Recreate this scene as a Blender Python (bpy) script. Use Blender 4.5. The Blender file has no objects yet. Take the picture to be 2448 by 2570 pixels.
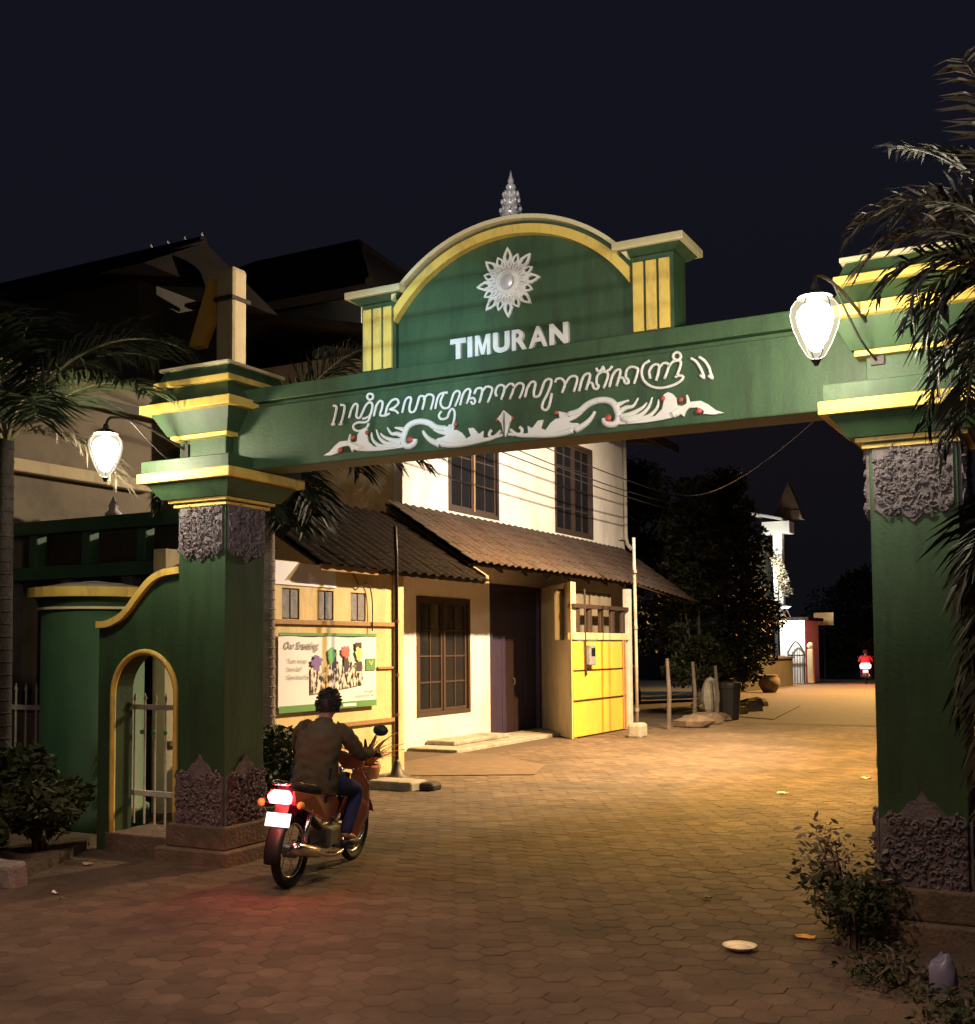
import bpy, bmesh, math, random
from mathutils import Vector, Matrix, Euler

random.seed(7)
S = bpy.context.scene
COL = S.collection
PI = math.pi
R = math.radians

# ------------------------------------------------------------------ camera
# X runs along the gate (right), Y through it (away), Z up; eye height 1.75 m
CAM_F, CAM_H = 2850.0, 1.75
yaw, pitch, roll = R(28.2), R(3.35), math.atan(0.0075)
fw = Vector((-math.sin(yaw) * math.cos(pitch), math.cos(yaw) * math.cos(pitch), math.sin(pitch)))
rt0 = Vector((math.cos(yaw), math.sin(yaw), 0))
up0 = rt0.cross(fw)
rt = rt0 * math.cos(roll) - up0 * math.sin(roll)
upv = up0 * math.cos(roll) + rt0 * math.sin(roll)
cd = bpy.data.cameras.new('camera')
cam = bpy.data.objects.new('camera', cd)
COL.objects.link(cam)
cam.matrix_world = Matrix(((rt.x, upv.x, -fw.x, 0), (rt.y, upv.y, -fw.y, 0), (rt.z, upv.z, -fw.z, CAM_H), (0, 0, 0, 1)))
cd.sensor_fit = 'VERTICAL'
cd.sensor_height = 36
cd.lens = CAM_F / 2570 * 36
cd.shift_y = (1460 - 1285) / 2570
cd.clip_end = 3000
S.camera = cam

# ------------------------------------------------------------------ night sky, moonlight, exposure
W = bpy.data.worlds.new('World')
S.world = W
W.use_nodes = True
wn = W.node_tree.nodes
wl = W.node_tree.links
sky = wn.new('ShaderNodeTexSky')
sky.sky_type = 'NISHITA'
sky.sun_disc = False
sky.sun_elevation = R(-3.0)
sky.sun_rotation = R(200)
sky.air_density = 1.4
sky.ozone_density = 3.0
bg = wn['Background']
bg.inputs['Strength'].default_value = 0.1
wl.new(sky.outputs[0], bg.inputs['Color'])
glow = wn.new('ShaderNodeBackground')          # even glow of the town in the night air
glow.inputs['Color'].default_value = (0.0042, 0.0041, 0.0058, 1)
addw = wn.new('ShaderNodeAddShader')
wl.new(bg.outputs[0], addw.inputs[0])
wl.new(glow.outputs[0], addw.inputs[1])
wl.new(addw.outputs[0], wn['World Output'].inputs['Surface'])

sd = bpy.data.lights.new('moonlight', 'SUN')
sd.energy = 0.03
sd.angle = R(12)
sd.color = (0.75, 0.82, 1.0)
so = bpy.data.objects.new('moonlight', sd)
COL.objects.link(so)
so.rotation_euler = (R(48), 0, R(25))

S.view_settings.view_transform = 'Standard'
S.view_settings.look = 'None'
S.view_settings.exposure = 0.2
S.view_settings.gamma = 1.0
S.view_settings.use_curve_mapping = False
S.cycles.use_denoising = True
S.cycles.max_bounces = 4
S.cycles.diffuse_bounces = 2
S.cycles.glossy_bounces = 2
S.cycles.use_light_tree = True
S.cycles.sample_clamp_indirect = 3.0

# ------------------------------------------------------------------ materials
MATS = {}

def mat(name, c1, c2=None, scale=6.0, rough=0.7, bump=0.0, bscale=None, metal=0.0, detail=6.0, spec=0.4,
        dirt=None, dscale=0.7, dlo=0.5, dhi=0.75, stretch=None, dstretch=None, lo=0.3, hi=0.7):
    m = bpy.data.materials.new(name)
    m.use_nodes = True
    n, l = m.node_tree.nodes, m.node_tree.links
    b = n['Principled BSDF']
    b.inputs['Roughness'].default_value = rough
    b.inputs['Metallic'].default_value = metal
    b.inputs['Specular IOR Level'].default_value = spec
    geo = n.new('ShaderNodeNewGeometry')
    src = geo.outputs['Position']
    if stretch:
        mp = n.new('ShaderNodeMapping')
        mp.inputs['Scale'].default_value = stretch
        l.new(src, mp.inputs['Vector'])
        src = mp.outputs[0]
    col = None
    if c2 is None:
        b.inputs['Base Color'].default_value = (*c1, 1)
    else:
        nz = n.new('ShaderNodeTexNoise')
        nz.inputs['Scale'].default_value = scale
        nz.inputs['Detail'].default_value = detail
        l.new(src, nz.inputs['Vector'])
        mx = n.new('ShaderNodeMix')
        mx.data_type = 'RGBA'
        rp = n.new('ShaderNodeMapRange')
        rp.inputs[1].default_value = lo
        rp.inputs[2].default_value = hi
        l.new(nz.outputs[0], rp.inputs[0])
        l.new(rp.outputs[0], mx.inputs[0])
        mx.inputs[6].default_value = (*c1, 1)
        mx.inputs[7].default_value = (*c2, 1)
        col = mx.outputs[2]
        if dirt:
            dz = n.new('ShaderNodeTexNoise')
            dz.inputs['Scale'].default_value = dscale
            dz.inputs['Detail'].default_value = 8
            dz.inputs['Roughness'].default_value = 0.7
            if dstretch:
                dm = n.new('ShaderNodeMapping')
                dm.inputs['Scale'].default_value = dstretch
                l.new(geo.outputs['Position'], dm.inputs['Vector'])
                l.new(dm.outputs[0], dz.inputs['Vector'])
            else:
                l.new(geo.outputs['Position'], dz.inputs['Vector'])
            dr = n.new('ShaderNodeMapRange')
            dr.inputs[1].default_value = dlo
            dr.inputs[2].default_value = dhi
            l.new(dz.outputs[0], dr.inputs[0])
            m2 = n.new('ShaderNodeMix')
            m2.data_type = 'RGBA'
            l.new(dr.outputs[0], m2.inputs[0])
            l.new(col, m2.inputs[6])
            m2.inputs[7].default_value = (*dirt, 1)
            col = m2.outputs[2]
        l.new(col, b.inputs['Base Color'])
    if bump:
        bz = n.new('ShaderNodeTexNoise')
        bz.inputs['Scale'].default_value = bscale or scale * 4
        bz.inputs['Detail'].default_value = 8
        l.new(src, bz.inputs['Vector'])
        bp = n.new('ShaderNodeBump')
        bp.inputs['Strength'].default_value = bump
        bp.inputs['Distance'].default_value = 0.02
        l.new(bz.outputs[0], bp.inputs['Height'])
        l.new(bp.outputs[0], b.inputs['Normal'])
    MATS[name] = m
    return m

def emit(name, c, s):
    m = bpy.data.materials.new(name)
    m.use_nodes = True
    b = m.node_tree.nodes['Principled BSDF']
    b.inputs['Base Color'].default_value = (0.8, 0.8, 0.8, 1)
    b.inputs['Emission Color'].default_value = (*c, 1)
    b.inputs['Emission Strength'].default_value = s
    MATS[name] = m
    return m

mat('green', (0.033, 0.076, 0.032), (0.046, 0.095, 0.039), 2.2, 0.55, 0.14, 45, dirt=(0.020, 0.038, 0.018), dscale=1.3, dlo=0.46, dhi=0.76, dstretch=(5, 5, 0.8))
mat('green_plain', (0.034, 0.09, 0.042), (0.045, 0.115, 0.052), 3, 0.6, 0.2, 50, dirt=(0.03, 0.05, 0.03))
mat('yellow', (0.80, 0.58, 0.13), (0.72, 0.50, 0.10), 5, 0.5, 0.15, 50, dirt=(0.36, 0.25, 0.09), dscale=2.2, dlo=0.5, dhi=0.78, dstretch=(4, 4, 1.5))
mat('pale_yellow', (0.74, 0.66, 0.40), (0.68, 0.58, 0.32), 5, 0.5, 0.15, 50)
mat('white_paint', (0.80, 0.78, 0.74), (0.70, 0.68, 0.64), 9, 0.5, 0.1, 60)
mat('red_paint', (0.42, 0.06, 0.045), (0.5, 0.09, 0.06), 12, 0.4)
mat('carving', (0.20, 0.17, 0.18), (0.11, 0.09, 0.10), 14, 0.75, 0.4, 60)
mat('stone_brown', (0.17, 0.125, 0.09), (0.10, 0.075, 0.055), 8, 0.85, 0.6, 40, dirt=(0.05, 0.06, 0.035), dscale=3)
mat('silver_paint', (0.72, 0.70, 0.72), (0.6, 0.58, 0.6), 20, 0.35, 0.1, metal=0.3)
mat('paver', (0.125, 0.088, 0.062), (0.085, 0.060, 0.043), 7, 0.8, 0.5, 90, dirt=(0.040, 0.030, 0.023), dscale=0.55, dlo=0.42, dhi=0.68)
mat('paver_b', (0.098, 0.069, 0.049), (0.068, 0.048, 0.035), 7, 0.82, 0.5, 90, dirt=(0.040, 0.030, 0.023), dscale=0.55, dlo=0.42, dhi=0.68)
mat('paver_c', (0.145, 0.104, 0.074), (0.100, 0.072, 0.052), 7, 0.78, 0.5, 90, dirt=(0.040, 0.030, 0.023), dscale=0.55, dlo=0.42, dhi=0.68)
mat('road_bed', (0.088, 0.064, 0.046), (0.065, 0.048, 0.035), 12, 0.95, 0.6, 70)
mat('far_paving', (0.125, 0.088, 0.062), (0.085, 0.060, 0.043), 5, 0.85, 0.5, 30, dirt=(0.07, 0.055, 0.045), dscale=0.5)
mat('soil', (0.06, 0.045, 0.03), (0.035, 0.028, 0.02), 9, 0.95, 0.9, 25)
mat('concrete', (0.33, 0.31, 0.28), (0.22, 0.205, 0.185), 7, 0.9, 0.5, 50, dirt=(0.10, 0.09, 0.075), dscale=2.5)
mat('wall_white', (0.72, 0.66, 0.58), (0.64, 0.58, 0.50), 2.5, 0.85, 0.3, 30, dirt=(0.42, 0.35, 0.27), dscale=0.8, dlo=0.5, dhi=0.85, dstretch=(3, 3, 0.9))
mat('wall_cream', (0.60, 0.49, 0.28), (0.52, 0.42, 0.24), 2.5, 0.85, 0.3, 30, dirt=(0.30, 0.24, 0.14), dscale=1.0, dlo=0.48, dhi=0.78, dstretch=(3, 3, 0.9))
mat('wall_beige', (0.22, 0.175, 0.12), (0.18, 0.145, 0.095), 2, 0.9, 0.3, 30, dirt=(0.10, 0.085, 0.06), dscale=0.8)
mat('wall_greenish', (0.55, 0.60, 0.46), (0.46, 0.50, 0.38), 2, 0.9, 0.3, 30, dirt=(0.3, 0.33, 0.25), dscale=0.8)
mat('ochre', (0.78, 0.44, 0.09), (0.66, 0.37, 0.08), 5, 0.7)
mat('sheet_yellow', (0.84, 0.44, 0.06), (0.76, 0.39, 0.06), 3, 0.5, 0.1, 20, dirt=(0.52, 0.36, 0.10), dscale=1.4, dlo=0.45, dhi=0.8, dstretch=(3, 3, 0.6))
mat('wood', (0.055, 0.034, 0.025), (0.034, 0.022, 0.017), 5, 0.6, 0.3, 30, stretch=(8, 8, 0.7))
mat('wood_door', (0.042, 0.027, 0.055), (0.027, 0.018, 0.037), 5, 0.55, 0.3, 30, stretch=(8, 8, 0.7))
mat('wood_light', (0.34, 0.21, 0.10), (0.25, 0.15, 0.07), 5, 0.6, 0.3, 30, stretch=(8, 8, 0.7))
mat('dark_glass', (0.012, 0.012, 0.014), None, rough=0.12, spec=0.5)
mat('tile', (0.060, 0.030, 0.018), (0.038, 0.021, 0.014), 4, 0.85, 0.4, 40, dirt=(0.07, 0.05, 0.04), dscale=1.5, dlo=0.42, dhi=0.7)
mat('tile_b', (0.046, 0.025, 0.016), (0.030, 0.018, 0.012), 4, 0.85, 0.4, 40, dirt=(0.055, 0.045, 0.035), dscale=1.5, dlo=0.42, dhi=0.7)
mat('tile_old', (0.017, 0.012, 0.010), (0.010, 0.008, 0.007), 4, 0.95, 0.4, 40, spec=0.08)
mat('iron', (0.03, 0.03, 0.032), (0.05, 0.04, 0.035), 20, 0.5, 0.2, metal=0.4)
mat('galv', (0.30, 0.30, 0.30), (0.22, 0.22, 0.22), 15, 0.5, 0.1, metal=0.6)
mat('white_iron', (0.66, 0.63, 0.58), (0.5, 0.46, 0.4), 15, 0.5, 0.2, dirt=(0.2, 0.12, 0.07), dscale=9, dlo=0.6, dhi=0.8)
mat('block_grey', (0.24, 0.24, 0.28), (0.15, 0.15, 0.18), 14, 0.9, 0.5, 40)
mat('brick_orange', (0.34, 0.15, 0.07), (0.26, 0.11, 0.055), 9, 0.85, 0.4, 50)
mat('leaf_dark', (0.022, 0.036, 0.013), (0.036, 0.05, 0.02), 1.5, 0.6, spec=0.25)
mat('leaf_mid', (0.055, 0.095, 0.03), (0.085, 0.12, 0.045), 1.5, 0.5, spec=0.35)
mat('leaf_deep', (0.017, 0.022, 0.007), (0.026, 0.030, 0.010), 1.5, 0.6, spec=0.25)
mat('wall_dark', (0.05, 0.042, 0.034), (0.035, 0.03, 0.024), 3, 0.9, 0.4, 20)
mat('leaf_palm', (0.045, 0.066, 0.026), (0.07, 0.088, 0.04), 2, 0.55, spec=0.3)
mat('leaf_palm_dark', (0.016, 0.024, 0.012), (0.026, 0.036, 0.018), 2, 0.6, spec=0.25)
mat('leaf_dry', (0.28, 0.235, 0.17), (0.20, 0.16, 0.11), 3, 0.6, spec=0.35)
mat('leaf_grey', (0.085, 0.085, 0.095), (0.04, 0.043, 0.04), 3, 0.6, spec=0.3)
mat('rachis', (0.20, 0.19, 0.10), (0.14, 0.13, 0.08), 5, 0.5)
mat('bark', (0.12, 0.10, 0.085), (0.07, 0.058, 0.05), 8, 0.9, 0.8, 30)
mat('dark_bark', (0.028, 0.023, 0.019), (0.016, 0.013, 0.011), 9, 0.9, 0.6, 40)
mat('palm_bark', (0.25, 0.205, 0.175), (0.15, 0.12, 0.105), 9, 0.9, 0.6, 40)
mat('whitewash', (0.60, 0.56, 0.50), (0.42, 0.38, 0.33), 6, 0.9, 0.5, 30)
mat('leaf_red', (0.30, 0.10, 0.045), (0.20, 0.10, 0.04), 4, 0.5)
mat('cloth_banner', (0.70, 0.74, 0.86), (0.66, 0.70, 0.82), 3, 0.6, 0.15, 4)
mat('print_green', (0.09, 0.24, 0.08), (0.11, 0.28, 0.10), 5, 0.6)
mat('print_dark', (0.05, 0.045, 0.06), None, rough=0.6)
mat('print_grey', (0.22, 0.20, 0.26), None, rough=0.6)
mat('print_purple', (0.14, 0.09, 0.33), (0.2, 0.14, 0.4), 30, 0.6)
mat('print_leafgreen', (0.09, 0.36, 0.16), (0.14, 0.42, 0.2), 30, 0.6)
mat('print_red', (0.62, 0.09, 0.10), (0.7, 0.16, 0.16), 30, 0.6)
mat('print_lime', (0.55, 0.55, 0.16), (0.62, 0.6, 0.25), 30, 0.6)
mat('print_crowd', (0.012, 0.01, 0.012), (0.72, 0.66, 0.66), 14, 0.6, detail=4, stretch=(1, 1.5, 0.8), lo=0.44, hi=0.56)
mat('rubber', (0.012, 0.012, 0.012), (0.02, 0.02, 0.02), 20, 0.8)
mat('black_plastic', (0.015, 0.015, 0.017), None, rough=0.45)
mat('bike_paint', (0.42, 0.13, 0.07), None, rough=0.25, spec=0.6)
mat('bike_dark', (0.04, 0.028, 0.035), None, rough=0.3, spec=0.6)
mat('chrome', (0.62, 0.62, 0.64), None, rough=0.22, metal=1.0)
mat('skin', (0.33, 0.19, 0.13), (0.29, 0.16, 0.11), 15, 0.55)
mat('hair', (0.012, 0.010, 0.010), (0.02, 0.017, 0.016), 60, 0.6)
mat('jacket', (0.075, 0.066, 0.036), (0.05, 0.043, 0.028), 9, 0.9, 0.4, 30, dirt=(0.10, 0.07, 0.06), dscale=2)
mat('jacket_red', (0.36, 0.05, 0.05), (0.28, 0.04, 0.04), 9, 0.9)
mat('trousers', (0.02, 0.026, 0.11), (0.015, 0.02, 0.07), 12, 0.9, 0.3, 40)
mat('plastic_white', (0.72, 0.70, 0.66), (0.6, 0.58, 0.55), 8, 0.45)
mat('plastic_blue', (0.16, 0.17, 0.27), (0.11, 0.12, 0.2), 6, 0.35)
mat('sign_yellow', (0.88, 0.62, 0.24), (0.80, 0.55, 0.2), 4, 0.6)
mat('terracotta', (0.30, 0.13, 0.07), (0.22, 0.10, 0.06), 8, 0.85, 0.3)
emit('globe_glow', (1.0, 0.88, 0.64), 360.0)
def shell(name, c, s, clear):
    m = emit(name, c, s)
    m.node_tree.nodes['Principled BSDF'].inputs['Base Color'].default_value = (0, 0, 0, 1)
    m.node_tree.nodes['Principled BSDF'].inputs['Specular IOR Level'].default_value = 0.0
    n, l = m.node_tree.nodes, m.node_tree.links
    tr = n.new('ShaderNodeBsdfTransparent')
    mx = n.new('ShaderNodeMixShader')
    mx.inputs[0].default_value = clear
    l.new(n['Principled BSDF'].outputs[0], mx.inputs[1])
    l.new(tr.outputs[0], mx.inputs[2])
    l.new(mx.outputs[0], n['Material Output'].inputs['Surface'])
shell('globe_glass', (1.0, 0.88, 0.58), 0.72, 0.45)
emit('lens_glow', (1.0, 0.70, 0.34), 30.0)
emit('tail_glow', (1.0, 0.035, 0.05), 48.0)
emit('brake_core', (1.0, 0.55, 0.50), 14.0)
emit('plate_glow', (1.0, 0.93, 0.88), 1.6)
emit('head_glow', (1.0, 0.93, 0.8), 10.0)
emit('tube_glow', (0.95, 1.0, 0.95), 14.0)

# ------------------------------------------------------------------ helpers
ORG = {}

class MB:
    """collects geometry in world coordinates; build() links it as ONE mesh object"""
    def __init__(s):
        s.v, s.f = [], []

    def add(s, vs, fs):
        o = len(s.v)
        s.v += [tuple(v) for v in vs]
        s.f += [tuple(i + o for i in f) for f in fs]
        return s

    def box(s, x0, x1, y0, y1, z0, z1):
        return s.add([(x0, y0, z0), (x1, y0, z0), (x1, y1, z0), (x0, y1, z0), (x0, y0, z1), (x1, y0, z1), (x1, y1, z1), (x0, y1, z1)],
                     [(3, 2, 1, 0), (4, 5, 6, 7), (0, 1, 5, 4), (1, 2, 6, 5), (2, 3, 7, 6), (3, 0, 4, 7)])

    def frustum(s, a, b, z0, z1):
        """a, b = (x0,x1,y0,y1) at z0 and z1"""
        return s.add([(a[0], a[2], z0), (a[1], a[2], z0), (a[1], a[3], z0), (a[0], a[3], z0),
                      (b[0], b[2], z1), (b[1], b[2], z1), (b[1], b[3], z1), (b[0], b[3], z1)],
                     [(3, 2, 1, 0), (4, 5, 6, 7), (0, 1, 5, 4), (1, 2, 6, 5), (2, 3, 7, 6), (3, 0, 4, 7)])

    def prism(s, pts, d):
        """closed polygon of 3-D points extruded by vector d"""
        n = len(pts)
        a = [Vector(p) for p in pts]
        b = [p + Vector(d) for p in a]
        fs = [(i, (i + 1) % n, n + (i + 1) % n, n + i) for i in range(n)]
        fs += [tuple(range(n - 1, -1, -1)), tuple(range(n, 2 * n))]
        return s.add(a + b, fs)

    def tube(s, path, r, sides=6, closed=False, flat=1.0, cap=True):
        P = [Vector(p) for p in path]
        n = len(P)
        rr = r if isinstance(r, (list, tuple)) else [r] * n
        vs, fs = [], []
        up = None
        for i, p in enumerate(P):
            t = (P[min(i + 1, n - 1)] - P[max(i - 1, 0)])
            if closed:
                t = P[(i + 1) % n] - P[(i - 1) % n]
            if t.length < 1e-9:
                t = Vector((0, 0, 1))
            t.normalize()
            if up is None:
                up = Vector((0, 0, 1)) if abs(t.z) < 0.9 else Vector((0, 1, 0))
            u = up - t * up.dot(t)
            if u.length < 1e-6:
                u = t.orthogonal()
            u.normalize()
            w = t.cross(u)
            up = u
            for k in range(sides):
                a = 2 * PI * k / sides
                vs.append(p + (u * math.cos(a) + w * math.sin(a) * flat) * rr[i])
        m = n if closed else n - 1
        for i in range(m):
            j = (i + 1) % n
            for k in range(sides):
                k2 = (k + 1) % sides
                fs.append((i * sides + k, j * sides + k, j * sides + k2, i * sides + k2))
        if cap and not closed:
            fs.append(tuple(range(sides)))
            fs.append(tuple(range((n - 1) * sides + sides - 1, (n - 1) * sides - 1, -1)))
        return s.add(vs, fs)

    def lathe(s, c, prof, seg=16, axis='Z'):
        """profile [(r, h)] round an axis through c"""
        vs, fs = [], []
        for r, h in prof:
            for k in range(seg):
                a = 2 * PI * k / seg
                x, y = r * math.cos(a), r * math.sin(a)
                q = (x, y, h) if axis == 'Z' else ((h, x, y) if axis == 'X' else (x, h, y))
                vs.append((c[0] + q[0], c[1] + q[1], c[2] + q[2]))
        for i in range(len(prof) - 1):
            for k in range(seg):
                k2 = (k + 1) % seg
                fs.append((i * seg + k, i * seg + k2, (i + 1) * seg + k2, (i + 1) * seg + k))
        fs.append(tuple(range(seg - 1, -1, -1)))
        fs.append(tuple(range((len(prof) - 1) * seg, len(prof) * seg)))
        return s.add(vs, fs)

    def ball(s, c, r, seg=10, rings=6, sc=(1, 1, 1)):
        prof = [(max(1e-4, math.sin(PI * i / rings)) * r, -math.cos(PI * i / rings) * r) for i in range(rings + 1)]
        o = len(s.v)
        s.lathe((0, 0, 0), prof, seg)
        for i in range(o, len(s.v)):
            v = s.v[i]
            s.v[i] = (c[0] + v[0] * sc[0], c[1] + v[1] * sc[1], c[2] + v[2] * sc[2])
        return s

    def xf(s, M):
        s.v = [tuple(M @ Vector(v)) for v in s.v]
        return s

    def mesh(s, name, off=Vector((0, 0, 0))):
        me = bpy.data.meshes.new(name)
        me.from_pydata([tuple(Vector(v) - off) for v in s.v], [], s.f)
        me.update()
        bm = bmesh.new()
        bm.from_mesh(me)
        bmesh.ops.recalc_face_normals(bm, faces=bm.faces)
        bm.to_mesh(me)
        bm.free()
        return me

    def build(s, name, m, parent=None, base=None, smooth=False, bevel=0.0, label=None):
        off = ORG[parent.name] if parent is not None else Vector(base if base is not None else (0, 0, 0))
        me = s.mesh(name, off)
        if m:
            me.materials.append(MATS[m])
        if smooth:
            for p in me.polygons:
                p.use_smooth = True
        o = bpy.data.objects.new(name, me)
        COL.objects.link(o)
        if parent is not None:
            o.parent = parent
        else:
            o.location = off
        if bevel:
            md = o.modifiers.new('bevel', 'BEVEL')
            md.width = bevel
            md.segments = 2
            md.limit_method = 'ANGLE'
        ORG[o.name] = off
        if label:
            o['label'] = label
        return o

def tag(o, label, cat, group=None, kind=None):
    o['label'] = label
    o['category'] = cat
    if group:
        o['group'] = group
    if kind:
        o['kind'] = kind
    return o

def thing(name, label, cat, loc, group=None):
    o = bpy.data.objects.new(name, None)
    COL.objects.link(o)
    o.location = loc
    o.empty_display_size = 0.2
    ORG[o.name] = Vector(loc)
    return tag(o, label, cat, group)

def struct(o):
    o['kind'] = 'structure'
    return o

def inst(me, name, parent, M):
    """another object on the same mesh data, placed by matrix M inside parent"""
    o = bpy.data.objects.new(name, me)
    COL.objects.link(o)
    o.parent = parent
    o.matrix_local = M
    ORG[o.name] = ORG[parent.name]
    return o

def copy_tree(o, parent=None):
    c = o.copy()
    COL.objects.link(c)
    c.parent = parent
    for ch in list(o.children):
        copy_tree(ch, c)
    return c

def smooth_path(pts, k=4):
    """Catmull-Rom through points"""
    P = [Vector(p) for p in pts]
    out = []
    for i in range(len(P) - 1):
        p0, p1, p2, p3 = P[max(i - 1, 0)], P[i], P[i + 1], P[min(i + 2, len(P) - 1)]
        for j in range(k):
            t = j / k
            out.append(0.5 * ((2 * p1) + (p2 - p0) * t + (2 * p0 - 5 * p1 + 4 * p2 - p3) * t * t + (3 * p1 - p0 - 3 * p2 + p3) * t ** 3))
    out.append(P[-1])
    return out

def text_mesh(txt, size, depth=0.0, bold=0.0, align='CENTER', shear=0.0):
    cu = bpy.data.curves.new('text', 'FONT')
    cu.body = txt
    cu.size = size
    cu.extrude = depth
    cu.offset = bold
    cu.align_x = align
    cu.shear = shear
    o = bpy.data.objects.new('text', cu)
    COL.objects.link(o)
    bpy.context.view_layer.update()
    dg = bpy.context.evaluated_depsgraph_get()
    me = bpy.data.meshes.new_from_object(o.evaluated_get(dg))
    bpy.data.objects.remove(o)
    bpy.data.curves.remove(cu)
    return me

SCRIPT = [
  [[(-1.541,3.691),(-1.51,3.68),(-1.521,3.618),(-1.541,3.557),(-1.557,3.542),(-1.524,3.541)]] ,
  [[(-1.47,3.69),(-1.432,3.679),(-1.44,3.619),(-1.464,3.549),(-1.486,3.537),(-1.453,3.537)]] ,
  [[(-1.388,3.575),(-1.367,3.638),(-1.334,3.681),(-1.307,3.672),(-1.313,3.619),(-1.318,3.579),(-1.286,3.567),(-1.259,3.609),(-1.232,3.655),(-1.195,3.68),(-1.166,3.661),(-1.174,3.608),(-1.201,3.567),(-1.259,3.555)],[(-1.179,3.6),(-1.201,3.54),(-1.238,3.526),(-1.302,3.532),(-1.347,3.512),(-1.334,3.477),(-1.281,3.463),(-1.222,3.48),(-1.201,3.515)],[(-1.158,3.721),(-1.164,3.707),(-1.178,3.7),(-1.195,3.702),(-1.21,3.712),(-1.215,3.727),(-1.21,3.741),(-1.195,3.748),(-1.178,3.746),(-1.163,3.736),(-1.158,3.721)]] ,
  [[(-1.153,3.564),(-1.132,3.64),(-1.098,3.679),(-1.071,3.667),(-1.079,3.616),(-1.095,3.569),(-1.048,3.56),(-1.006,3.573)],[(-1.048,3.551),(-1.027,3.628),(-0.985,3.672),(-0.939,3.676),(-0.925,3.644),(-0.965,3.613),(-1.006,3.604),(-0.955,3.59),(-0.926,3.563)]] ,
  [[(-0.891,3.563),(-0.864,3.654),(-0.831,3.679),(-0.809,3.666),(-0.826,3.598),(-0.816,3.562),(-0.779,3.567),(-0.755,3.616),(-0.735,3.671),(-0.699,3.673),(-0.689,3.644),(-0.71,3.568)],[(-0.699,3.645),(-0.664,3.68),(-0.621,3.673),(-0.609,3.644),(-0.635,3.56)]] ,
  [[(-0.595,3.563),(-0.575,3.64),(-0.545,3.675),(-0.485,3.677)],[(-0.52,3.672),(-0.55,3.611),(-0.526,3.564),(-0.476,3.564),(-0.452,3.618),(-0.427,3.67),(-0.393,3.678),(-0.381,3.648),(-0.423,3.563)],[(-0.54,3.541),(-0.565,3.509),(-0.541,3.479),(-0.492,3.485),(-0.477,3.517),(-0.452,3.549),(-0.428,3.529),(-0.428,3.478),(-0.453,3.404),(-0.472,3.431)]] ,
  [[(-0.379,3.567),(-0.354,3.645),(-0.32,3.681),(-0.288,3.667),(-0.321,3.571)],[(-0.296,3.609),(-0.263,3.609),(-0.249,3.582),(-0.268,3.565),(-0.287,3.587)],[(-0.258,3.638),(-0.238,3.674),(-0.2,3.678),(-0.189,3.652),(-0.215,3.566)],[(-0.193,3.644),(-0.157,3.682),(-0.115,3.673),(-0.107,3.647),(-0.144,3.562)]] ,
  [[(-0.068,3.6),(-0.079,3.635),(-0.058,3.675),(-0.021,3.679),(-0.003,3.651),(-0.031,3.571)],[(-0.007,3.644),(0.035,3.68),(0.067,3.673),(0.072,3.643),(0.038,3.567)],[(0.067,3.643),(0.109,3.676),(0.145,3.668),(0.15,3.634),(0.117,3.563)]] ,
  [[(0.163,3.567),(0.183,3.635),(0.218,3.674),(0.249,3.662),(0.236,3.603),(0.24,3.564),(0.278,3.568),(0.302,3.621),(0.326,3.67),(0.363,3.678),(0.376,3.655),(0.348,3.582),(0.31,3.518),(0.3,3.476),(0.328,3.455),(0.356,3.483),(0.378,3.574)]] ,
  [[(0.404,3.648),(0.418,3.671),(0.45,3.672),(0.473,3.652),(0.482,3.626),(0.458,3.565)],[(0.477,3.618),(0.519,3.672),(0.56,3.675),(0.578,3.648),(0.549,3.563)]] ,
  [[(0.59,3.563),(0.614,3.644),(0.641,3.678),(0.677,3.67),(0.644,3.565)],[(0.654,3.614),(0.689,3.611),(0.702,3.575),(0.724,3.564),(0.742,3.583),(0.725,3.601),(0.73,3.655),(0.766,3.68),(0.805,3.671),(0.809,3.637),(0.777,3.562)],[(0.726,3.714),(0.735,3.689),(0.762,3.693),(0.775,3.718),(0.788,3.683),(0.823,3.689),(0.845,3.713)]] ,
  [[(0.821,3.565),(0.844,3.641),(0.876,3.679),(0.906,3.667),(0.874,3.567)],[(0.883,3.618),(0.923,3.619),(0.939,3.58),(0.965,3.581),(0.957,3.607),(0.944,3.621),(0.951,3.669),(0.984,3.69),(1.031,3.672),(1.031,3.643),(1.004,3.568)]] ,
  [[(1.121,3.717),(1.078,3.694),(1.061,3.648),(1.072,3.589),(1.123,3.538),(1.198,3.516),(1.282,3.524),(1.34,3.549),(1.357,3.575),(1.328,3.586),(1.299,3.578)],[(1.123,3.591),(1.116,3.641),(1.142,3.678),(1.176,3.682),(1.188,3.656),(1.165,3.57)],[(1.184,3.653),(1.218,3.685),(1.251,3.677),(1.255,3.652),(1.224,3.575)],[(1.255,3.656),(1.289,3.688),(1.334,3.686),(1.342,3.661),(1.312,3.584)],[(1.344,3.717),(1.338,3.702),(1.325,3.694),(1.308,3.697),(1.294,3.708),(1.289,3.724),(1.295,3.739),(1.309,3.747),(1.326,3.745),(1.339,3.733),(1.344,3.717)]] ,
  [[(1.412,3.696),(1.449,3.668),(1.476,3.624),(1.492,3.587),(1.503,3.549),(1.475,3.573)]] ,
  [[(1.47,3.697),(1.509,3.664),(1.537,3.617),(1.548,3.576),(1.561,3.538),(1.532,3.562)]] ,
]
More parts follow.
